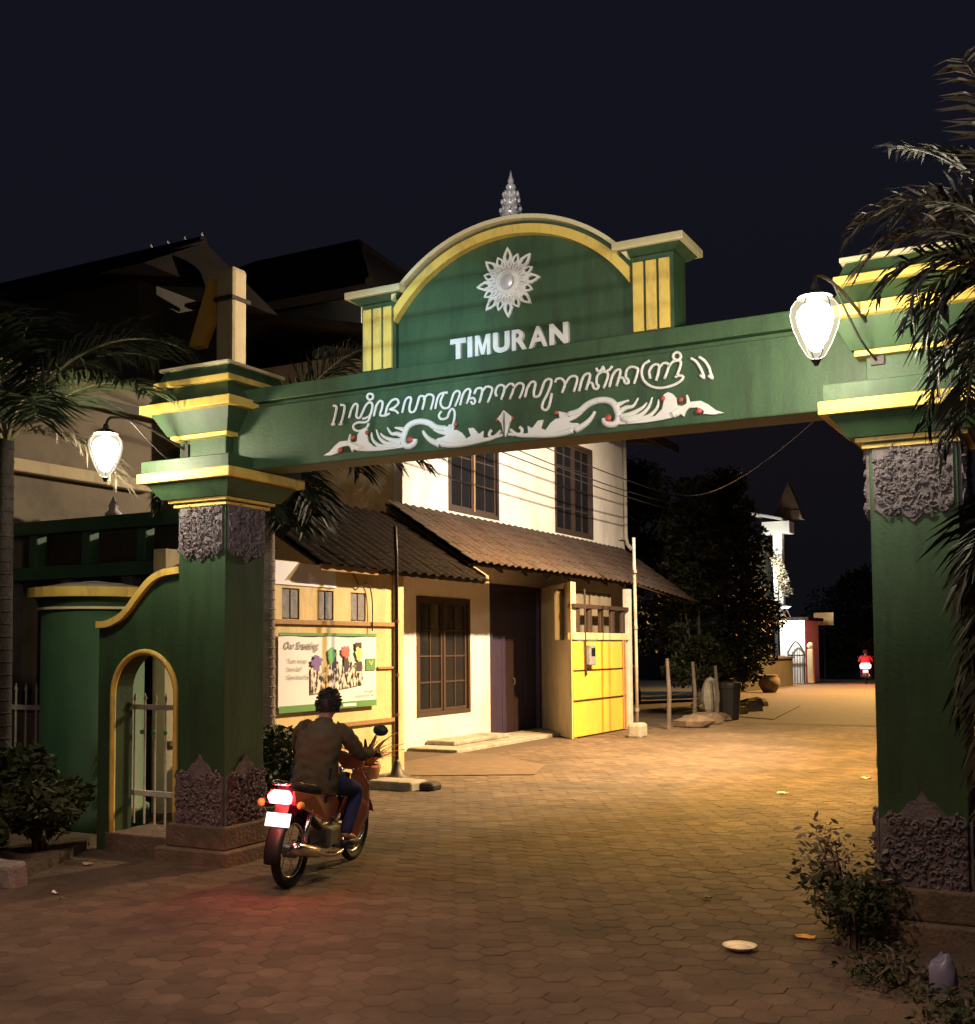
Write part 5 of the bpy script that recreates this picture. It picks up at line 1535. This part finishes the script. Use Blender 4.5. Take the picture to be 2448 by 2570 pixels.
MB().box(-9.5, -9.0, 30.03, 30.09, 5.6, 5.68).build('cross_arm', 'wood', cpost)

# litter on the paving
def leaf_litter(x, y, s, m, lab, name='litter', rz=0.0):
    mb = MB()
    n = 13
    vs = [(0, 0, 0.010)] + [(s * (0.8 + 0.3 * random.random()) * math.cos(2 * PI * i / n), s * 0.7 * (0.8 + 0.3 * random.random()) * math.sin(2 * PI * i / n), 0.008 + 0.02 * random.random()) for i in range(n)]
    mb.add(vs, [(0, 1 + i, 1 + (i + 1) % n) for i in range(n)])
    mb.xf(Matrix.Translation((x, y, 0)) @ Matrix.Rotation(rz, 4, 'Z'))
    return tag(mb.build(name, m, None, (x, y, 0)), lab, 'litter')
dish = thing('discarded_dish', 'white paper dish lying on the paving in the right foreground', 'dish', (-1.88, 6.55, 0))
MB().lathe((-1.88, 6.55, 0), [(0.055, 0.006), (0.07, 0.010), (0.098, 0.030), (0.10, 0.032), (0.07, 0.016), (0.01, 0.014)], 18).build('bowl', 'plastic_white', dish, smooth=True)
leaf_litter(-6.69, 5.84, 0.035, 'plastic_white', 'small white scrap of paper on the paving at the lower left')
leaf_litter(-6.5, 5.72, 0.02, 'leaf_dry', 'tiny pale scrap beside the white paper at the lower left')
leaf_litter(-2.45, 7.75, 0.045, 'leaf_dry', 'small dry leaf on the paving left of the right pillar shrub')
leaf_litter(-1.62, 7.0, 0.075, 'ochre', 'yellow fallen leaf under the right pillar shrub')
leaf_litter(-3.35, 13.6, 0.07, 'plastic_white', 'thin white scrap on the amber street left of the right pillar')
leaf_litter(-2.75, 15.6, 0.07, 'plastic_white', 'small white scrap on the bright amber part of the street')
leaf_litter(-7.35, 6.75, 0.06, 'leaf_dry', 'fallen dry leaf before the arched passage')
bag = thing('plastic_bag', 'crumpled bluish plastic bag among the dark leaves at the right pillar foot', 'bag', (-0.72, 6.0, 0))
mbb = MB().ball((0, 0, 0), 1, 10, 8)
rb = random.Random(2)
mbb.v = [tuple(Vector(v) * rb.uniform(0.65, 1.15)) for v in mbb.v]
mbb.xf(Matrix.Translation((-0.72, 6.0, 0.12)) @ Matrix.Diagonal((0.07, 0.06, 0.13, 1))).build('film', 'plastic_blue', bag, smooth=True)
# ------------------------------------------------------------------ motorcycle and rider (local frame: x forward, y left, z up)
def make_bike(label, paint='bike_paint'):
    t = thing('motorcycle', label, 'motorcycle', (0, 0, 0))
    for xw in (-0.62, 0.62):
        w = MB()
        n = 28
        ring = [(xw + 0.262 * math.cos(2 * PI * i / n), 0, 0.29 + 0.262 * math.sin(2 * PI * i / n)) for i in range(n)]
        w.tube(ring, 0.038 if xw < 0 else 0.034, 8, closed=True)
        wh = w.build('wheel', 'rubber', t, smooth=True)
        MB().tube([(xw + 0.215 * math.cos(2 * PI * i / n), 0, 0.29 + 0.215 * math.sin(2 * PI * i / n)) for i in range(n)], 0.018, 6, closed=True).build('rim', 'chrome', wh, smooth=True)
        MB().lathe((xw, 0, 0.29), [(0.045, -0.06), (0.06, -0.05), (0.06, 0.05), (0.045, 0.06)], 12, 'Y').build('hub', 'galv', wh)
        for k in range(10):
            a = 2 * PI * k / 10
            MB().tube([(xw + 0.05 * math.cos(a), 0.03 * (-1) ** k, 0.29 + 0.05 * math.sin(a)), (xw + 0.21 * math.cos(a + 0.15), 0, 0.29 + 0.21 * math.sin(a + 0.15))], 0.004, 4).build('spoke', 'chrome', wh)
    # fork, mudguards
    for s in (-1, 1):
        MB().tube([(0.62, s * 0.075, 0.29), (0.50, s * 0.075, 0.62), (0.42, s * 0.06, 0.85)], 0.019, 8).build('fork_leg', 'chrome', t, smooth=True)
        MB().tube([(-0.62, s * 0.10, 0.30), (-0.52, s * 0.11, 0.62)], 0.026, 8).build('shock_absorber', 'chrome', t, smooth=True)
        MB().box(-0.64, -0.15, s * 0.085 - 0.014, s * 0.085 + 0.014, 0.265, 0.315).build('swing_arm', 'bike_dark', t, bevel=0.008)
    def guard(xc, a0, a1, r, w, name, m):
        mb = MB()
        n = 10
        vs, fs = [], []
        for i in range(n + 1):
            a = R(a0 + (a1 - a0) * i / n)
            for (yy, rr) in ((-w, r - 0.02), (-w * 0.6, r), (w * 0.6, r), (w, r - 0.02)):
                vs.append((xc + rr * math.cos(a), yy, 0.29 + rr * math.sin(a)))
        for i in range(n):
            for k in range(3):
                fs.append((i * 4 + k, i * 4 + k + 1, i * 4 + 5 + k, i * 4 + 4 + k))
        o = mb.add(vs, fs).build(name, m, t, smooth=True)
        md = o.modifiers.new('solid', 'SOLIDIFY')
        md.thickness = 0.006
        return o
    guard(0.62, 20, 150, 0.33, 0.065, 'front_mudguard', paint)
    guard(-0.62, 30, 190, 0.335, 0.075, 'rear_mudguard', 'black_plastic')
    # frame, engine, exhaust
    MB().tube(smooth_path([(0.42, 0, 0.80), (0.28, 0, 0.55), (0.10, 0, 0.42), (-0.15, 0, 0.42), (-0.45, 0, 0.62)], 4), 0.035, 8).build('frame', 'bike_dark', t, smooth=True)
    MB().box(-0.12, 0.20, -0.10, 0.10, 0.22, 0.40).build('engine', 'galv', t, bevel=0.03)
    MB().lathe((0.20, 0, 0.34), [(0.07, 0.0), (0.075, 0.03), (0.07, 0.06), (0.075, 0.09), (0.06, 0.13)], 12, 'X').build('cylinder_head', 'galv', t)
    MB().tube(smooth_path([(0.25, -0.05, 0.27), (0.10, -0.12, 0.18), (-0.2, -0.15, 0.20), (-0.45, -0.155, 0.26)], 4), 0.02, 8).build('exhaust_pipe', 'chrome', t, smooth=True)
    MB().tube([(-0.40, -0.155, 0.25), (-0.46, -0.158, 0.265), (-0.86, -0.165, 0.36), (-0.90, -0.166, 0.37)], [0.03, 0.048, 0.052, 0.035], 12).build('silencer', 'chrome', t, smooth=True)
    # leg shields, body panels, seat
    for s in (-1, 1):
        MB().prism([(0.46, s * 0.10, 0.86), (0.52, s * 0.17, 0.70), (0.42, s * 0.22, 0.45), (0.30, s * 0.17, 0.27), (0.22, s * 0.10, 0.30), (0.30, s * 0.08, 0.55), (0.38, s * 0.05, 0.80)], (0.0, s * 0.012, 0.0)).build('leg_shield', paint, t, bevel=0.006)
        MB().prism([(-0.05, s * 0.10, 0.50), (0.02, s * 0.10, 0.60), (-0.10, s * 0.125, 0.68), (-0.55, s * 0.13, 0.74), (-0.82, s * 0.09, 0.80), (-0.80, s * 0.09, 0.70), (-0.50, s * 0.13, 0.56), (-0.25, s * 0.125, 0.48)], (0, s * 0.02, 0)).build('side_panel', paint, t, bevel=0.01)
        MB().tube(smooth_path([(-0.42, s * 0.12, 0.79), (-0.66, s * 0.13, 0.84), (-0.84, s * 0.08, 0.85), (-0.86, 0, 0.85)], 4), 0.012, 6).build('grab_rail', 'chrome', t, smooth=True)
        MB().tube([(-0.02, s * 0.06, 0.24), (-0.02, s * 0.28, 0.24)], 0.016, 8).build('footrest', 'rubber', t)
    st = MB()
    secs = [(0.06, 0.66, 0.07), (-0.05, 0.72, 0.11), (-0.25, 0.735, 0.13), (-0.50, 0.77, 0.13), (-0.72, 0.81, 0.10), (-0.80, 0.82, 0.06)]
    vs, fs = [], []
    for (x, z, w) in secs:
        vs += [(x, -w, z - 0.06), (x, -w * 0.95, z - 0.01), (x, -w * 0.5, z + 0.02), (x, w * 0.5, z + 0.02), (x, w * 0.95, z - 0.01), (x, w, z - 0.06)]
    for i in range(len(secs) - 1):
        for k in range(6):
            k2 = (k + 1) % 6
            fs.append((i * 6 + k, i * 6 + k2, i * 6 + 6 + k2, i * 6 + 6 + k))
    fs += [tuple(range(6)), tuple(range(len(vs) - 1, len(vs) - 7, -1))]
    st.add(vs, fs).build('seat', 'black_plastic', t, smooth=True)
    # tail lamp, plate, indicators
    tl = MB().prism([(-0.80, -0.085, 0.70), (-0.80, 0.085, 0.70), (-0.83, 0.10, 0.76), (-0.82, 0.07, 0.80), (-0.82, -0.07, 0.80), (-0.83, -0.10, 0.76)], (-0.06, 0, -0.01)).build('tail_light', 'tail_glow', t, bevel=0.012)
    MB().box(-0.905, -0.892, -0.05, 0.05, 0.72, 0.765).build('bulb_glare', 'brake_core', tl, bevel=0.005)
    MB().prism([(-0.88, -0.105, 0.52), (-0.88, 0.105, 0.52), (-0.85, 0.105, 0.62), (-0.85, -0.105, 0.62)], (-0.006, 0, 0.0)).build('number_plate', 'plate_glow', t)  # white glare of the lit plate put in as its own glow
    MB().prism([(-0.80, -0.06, 0.68), (-0.80, 0.06, 0.68), (-0.87, 0.05, 0.50), (-0.87, -0.05, 0.50)], (0.02, 0, 0.0)).build('plate_bracket', 'black_plastic', t)
    for s in (-1, 1):
        MB().tube([(-0.80, s * 0.07, 0.69), (-0.82, s * 0.15, 0.69)], 0.01, 6).build('indicator_stalk', 'black_plastic', t)
        MB().ball((-0.83, s * 0.175, 0.69), 0.032, 8, 6).build('indicator', 'ochre', t, smooth=True)
    # handlebar, mirrors, headlamp cowl
    MB().prism([(0.40, -0.10, 0.98), (0.40, 0.10, 0.98), (0.46, 0.13, 0.90), (0.50, 0.08, 0.82), (0.50, -0.08, 0.82), (0.46, -0.13, 0.90)], (0.08, 0, 0.0)).build('headlamp_cowl', paint, t, bevel=0.02)
    MB().ball((0.575, 0, 0.89), 0.06, 10, 6, (0.4, 1.2, 0.9)).build('headlight', 'head_glow', t, smooth=True)
    for s in (-1, 1):
        hb = MB().tube(smooth_path([(0.42, 0, 0.97), (0.40, s * 0.16, 1.00), (0.34, s * 0.33, 0.99)], 4), 0.013, 8).build('handlebar', 'chrome', t, smooth=True)
        MB().tube([(0.375, s * 0.22, 0.998), (0.33, s * 0.345, 0.99)], 0.019, 8).build('grip', 'rubber', hb, smooth=True)
        MB().tube(smooth_path([(0.40, s * 0.19, 1.0), (0.42, s * 0.24, 1.12), (0.40, s * 0.28, 1.17)], 4), 0.007, 6).build('mirror_stalk', 'black_plastic', t, smooth=True)
        MB().ball((0.40, s * 0.31, 1.20), 0.06, 10, 6, (0.35, 1.25, 0.85)).build('mirror', 'black_plastic', t, smooth=True)
    rl_ = bpy.data.lights.new('tail_light_glow', 'POINT')
    rl_.energy = 10
    rl_.color = (1.0, 0.06, 0.05)
    rl_.shadow_soft_size = 0.05
    rlo_ = bpy.data.objects.new('tail_light_glow', rl_)
    COL.objects.link(rlo_)
    rlo_.parent = t
    rlo_.location = (-0.95, 0, 0.74)
    hl = bpy.data.lights.new('headlamp_beam', 'SPOT')
    hl.energy = 45
    hl.color = (1.0, 0.92, 0.78)
    hl.spot_size = R(46)
    hl.spot_blend = 0.7
    hl.shadow_soft_size = 0.04
    ho = bpy.data.objects.new('headlamp_beam', hl)
    COL.objects.link(ho)
    ho.parent = t
    ho.location = (0.64, 0, 0.88)
    ho.rotation_euler = Vector((1, -0.12, -0.22)).to_track_quat('-Z', 'Y').to_euler()
    return t

def skin_mesh(name, verts, edges, radii, root, sub=2):
    me = bpy.data.meshes.new(name)
    me.from_pydata(verts, edges, [])
    o = bpy.data.objects.new(name, me)
    COL.objects.link(o)
    o.modifiers.new('skin', 'SKIN').use_smooth_shade = True
    for i, r in enumerate(radii):
        sv = me.skin_vertices[0].data[i]
        sv.radius = (r, r) if not isinstance(r, tuple) else r
        sv.use_root = (i == root)
    sb = o.modifiers.new('sub', 'SUBSURF')
    sb.levels = sb.render_levels = sub
    bpy.context.view_layer.update()
    dg = bpy.context.evaluated_depsgraph_get()
    out = bpy.data.meshes.new_from_object(o.evaluated_get(dg))
    bpy.data.objects.remove(o)
    bpy.data.meshes.remove(me)
    out.name = name
    return out

def raw_obj(name, me, m, parent):
    me.materials.clear()
    me.materials.append(MATS[m])
    for p in me.polygons:
        p.use_smooth = True
    o = bpy.data.objects.new(name, me)
    COL.objects.link(o)
    o.parent = parent
    ORG[o.name] = ORG[parent.name]
    return o

def make_rider(label, jacket='jacket'):
    t = thing('person', label, 'person', (0, 0, 0))
    # joints, seated, hands on the grips, feet on the rests
    J = {'pel': (-0.22, 0, 0.80), 'sp1': (-0.22, 0, 0.93), 'sp2': (-0.19, 0, 1.08), 'che': (-0.15, 0, 1.20), 'nek': (-0.10, 0, 1.30), 'hd0': (-0.07, 0, 1.36), 'hd1': (-0.045, 0, 1.43)}
    for s, k in ((-1, 'r'), (1, 'l')):
        J['sh' + k] = (-0.13, s * 0.165, 1.235)
        J['el' + k] = (0.02, s * 0.285, 1.03)
        J['wr' + k] = (0.26, s * 0.285, 1.02)
        J['pa' + k] = (0.335, s * 0.285, 1.018)
        J['hp' + k] = (-0.20, s * 0.095, 0.79)
        J['kn' + k] = (0.20, s * 0.20, 0.70)
        J['an' + k] = (-0.02, s * 0.20, 0.335)
        J['to' + k] = (0.15, s * 0.215, 0.285)
    names = list(J)
    ix = {n: i for i, n in enumerate(names)}
    E = [('pel', 'sp1'), ('sp1', 'sp2'), ('sp2', 'che'), ('che', 'nek'), ('nek', 'hd0'), ('hd0', 'hd1')]
    for k in 'rl':
        E += [('che', 'sh' + k), ('sh' + k, 'el' + k), ('el' + k, 'wr' + k), ('wr' + k, 'pa' + k), ('pel', 'hp' + k), ('hp' + k, 'kn' + k), ('kn' + k, 'an' + k), ('an' + k, 'to' + k)]
    rad = {'pel': 0.125, 'sp1': 0.115, 'sp2': 0.09, 'che': 0.075, 'nek': 0.05, 'hd0': 0.07, 'hd1': 0.075}
    for k in 'rl':
        rad.update({'sh' + k: 0.032, 'el' + k: 0.036, 'wr' + k: 0.028, 'pa' + k: 0.034, 'hp' + k: 0.085, 'kn' + k: 0.058, 'an' + k: 0.036, 'to' + k: 0.034})
    body = skin_mesh('body', [J[n] for n in names], [(ix[a], ix[b]) for a, b in E], [rad[n] for n in names], ix['pel'])
    # head with face, ears and nose, plus fingers closed on the grips, joined to the same mesh
    hm = MB()
    hc = Vector((-0.03, 0, 1.435))
    def head_pt(u, v):
        th, ph = PI * v, 2 * PI * u
        d = Vector((math.sin(th) * math.cos(ph), math.sin(th) * math.sin(ph), math.cos(th)))
        r = Vector((0.098, 0.080, 0.112))
        p = Vector((d.x * r.x, d.y * r.y, d.z * r.z))
        if p.z < -0.03:
            p.y *= 1 - 0.25 * min(1, (-0.03 - p.z) / 0.09)
            p.x += 0.012 * min(1, (-0.03 - p.z) / 0.09)
        return hc + p
    n, m = 20, 14
    vs = [head_pt(i / n, k / m) for k in range(m + 1) for i in range(n)]
    fs = [(k * n + i, k * n + (i + 1) % n, (k + 1) * n + (i + 1) % n, (k + 1) * n + i) for k in range(m) for i in range(n)]
    hm.add(vs, fs)
    hm.tube([hc + Vector((0.09, 0, 0.02)), hc + Vector((0.115, 0, -0.02)), hc + Vector((0.095, 0, -0.035))], [0.008, 0.017, 0.010], 8)
    for s in (-1, 1):
        hm.ball(hc + Vector((0.0, s * 0.078, -0.01)), 0.03, 8, 6, (0.7, 0.4, 1.1))
        hm.ball(hc + Vector((0.088, s * 0.03, 0.005)), 0.012, 8, 6)
        for f in range(4):
            y = s * (0.255 + 0.022 * f)
            hm.tube([(0.31, y, 1.035), (0.36, y, 1.035), (0.375, y, 1.0), (0.355, y, 0.975), (0.33, y, 0.972)], [0.0095, 0.0095, 0.009, 0.0085, 0.007], 6)
        hm.tube([(0.30, s * 0.245, 1.01), (0.325, s * 0.23, 0.985), (0.345, s * 0.228, 0.97)], [0.011, 0.010, 0.007], 6)
    hm.tube([hc + Vector((0.09, -0.022, -0.062)), hc + Vector((0.097, 0, -0.064)), hc + Vector((0.09, 0.022, -0.062))], 0.005, 6)
    hme = hm.mesh('head')
    bmj = bmesh.new()
    bmj.from_mesh(body)
    bmj.from_mesh(hme)
    bmj.to_mesh(body)
    bmj.free()
    bo = raw_obj('body', body, 'skin', t)
    # jacket: elliptical torso rings and two sleeves, with creases
    jb = MB()
    rings = [(-0.25, 0.70, 0.15, 0.19), (-0.25, 0.78, 0.165, 0.205), (-0.245, 0.86, 0.155, 0.20), (-0.235, 0.95, 0.14, 0.188), (-0.215, 1.04, 0.135, 0.192), (-0.19, 1.12, 0.132, 0.205),
             (-0.165, 1.19, 0.122, 0.212), (-0.14, 1.24, 0.10, 0.185), (-0.12, 1.275, 0.078, 0.13), (-0.11, 1.30, 0.064, 0.078), (-0.105, 1.325, 0.060, 0.068)]
    vs, fs = [], []
    n = 40
    rj = []
    for i in range(len(rings) - 1):
        for q in range(4):
            f = q / 4
            rj.append(tuple(a_ + (b_ - a_) * f for a_, b_ in zip(rings[i], rings[i + 1])))
    rj.append(rings[-1])
    for (cx, cz, rx, ry) in rj:
        for k in range(n):
            a_ = 2 * PI * k / n
            fold = 0.006 * math.sin(cz * 70 + 2.5 * math.sin(a_ * 3 + cz * 9)) + 0.004 * math.sin(a_ * 9 + cz * 26)
            vs.append((cx + (rx + fold) * math.cos(a_), (ry + fold) * math.sin(a_), cz + 0.012 * math.sin(a_ * 2 + 1)))
    for i in range(len(rj) - 1):
        for k in range(n):
            k2 = (k + 1) % n
            fs.append((i * n + k, i * n + k2, (i + 1) * n + k2, (i + 1) * n + k))
    fs.append(tuple(range(n)))
    jb.add(vs, fs)
    for s in (-1, 1):
        path = smooth_path([(-0.15, s * 0.12, 1.225), (-0.12, s * 0.19, 1.20), (-0.05, s * 0.25, 1.11), (0.02, s * 0.285, 1.03), (0.12, s * 0.29, 1.02), (0.235, s * 0.285, 1.021)], 6)
        m = len(path)
        jb.tube(path, [(0.082 - 0.036 * i / (m - 1)) * (1 + 0.07 * math.sin(i * 1.9)) for i in range(m)], 14)
    jb.build('jacket', jacket, t, smooth=True)
    tn = ['pel'] + [a + k for k in 'rl' for a in ('hp', 'kn', 'an')]
    ti = {n_: i for i, n_ in enumerate(tn)}
    TE = [e for k in 'rl' for e in (('pel', 'hp' + k), ('hp' + k, 'kn' + k), ('kn' + k, 'an' + k))]
    tr_ = {'pel': 0.145}
    for k in 'rl':
        tr_.update({'hp' + k: 0.105, 'kn' + k: 0.078, 'an' + k: 0.055})
    raw_obj('trousers', skin_mesh('trousers', [J[n_] for n_ in tn], [(ti[a], ti[b]) for a, b in TE], [tr_[n_] for n_ in tn], 0), 'trousers', t)
    # short dark hair: shell over the skull with a ragged surface
    hr = MB()
    rng = random.Random(6)
    vs, fs = [], []
    n, m = 24, 12
    for k in range(m + 1):
        for i in range(n):
            u = 2 * PI * i / n
            th = PI * 0.66 * k / m
            if math.cos(u) > 0.2:
                th *= 0.72
            d = Vector((math.sin(th) * math.cos(u), math.sin(th) * math.sin(u), math.cos(th)))
            vs.append(hc + Vector((d.x * 0.116, d.y * 0.102, d.z * 0.130)) * rng.uniform(0.94, 1.05) if k else hc + Vector((0, 0, 0.130)))
    for k in range(m):
        for i in range(n):
            fs.append((k * n + i, k * n + (i + 1) % n, (k + 1) * n + (i + 1) % n, (k + 1) * n + i))
    hr.add(vs, fs)
    for _ in range(260):
        u, th = rng.uniform(0, 2 * PI), math.acos(1 - rng.random() * 1.45)
        if math.cos(u) > 0.2 and th > 1.3:
            continue
        d = Vector((math.sin(th) * math.cos(u), math.sin(th) * math.sin(u), math.cos(th)))
        p = hc + Vector((d.x * 0.110, d.y * 0.096, d.z * 0.125))
        e = (d + Vector((-0.2, 0, -0.7))).normalized()
        hr.tube([p, p + d * 0.010 + e * 0.005, p + d * 0.011 + e * 0.016], [0.009, 0.008, 0.003], 4)
    hr.build('hair', 'hair', t, smooth=True)
    for s in (-1, 1):
        MB().tube([(-0.05, s * 0.20, 0.275), (0.05, s * 0.207, 0.265), (0.17, s * 0.217, 0.262)], [0.03, 0.042, 0.038], 8, flat=1.0).build('sandal', 'black_plastic', t, smooth=True)
    return t

bike = make_bike('salmon and black motorcycle with red tail light entering the gate')
rider = make_rider('person in an olive-brown jacket and blue trousers riding through the gate, seen from behind')
head_dir = R(101)
pos = Vector((-5.44, 7.36, 0))
lean = Matrix.Rotation(R(3), 4, 'X') @ Matrix.Scale(0.92, 4)
M = Matrix.Translation(pos) @ Matrix.Rotation(head_dir, 4, 'Z') @ lean
for o in (bike, rider):
    o.matrix_world = M
b2 = copy_tree(bike)
tag(b2, 'far motorcycle with a bright red tail light at the end of the street', 'motorcycle')
r2 = copy_tree(rider)
tag(r2, 'far person in red on the distant motorcycle', 'person')
for c in r2.children:
    if c.name.startswith('jacket'):
        c.data = c.data.copy()
        c.data.materials[0] = MATS['jacket_red']
for c in b2.children:
    if c.name.startswith('tail_light') and c.type == 'MESH':      # tail lamp enlarged to stand in for its glow
        c.matrix_local = Matrix.Translation((1.30, 0, -1.05)) @ Matrix.Scale(2.5, 4)
M2 = Matrix.Translation((-9.55, 55.0, 0)) @ Matrix.Rotation(PI / 2 + 0.15, 4, 'Z')
b2.matrix_world = M2
r2.matrix_world = M2
for c in list(b2.children):
    if c.name.startswith('headlamp_beam'):
        bpy.data.objects.remove(c)
    elif c.name.startswith('tail_light_glow'):
        c.data = c.data.copy()
        c.data.energy = 45
        c.location = (-1.0, 0, 0.9)
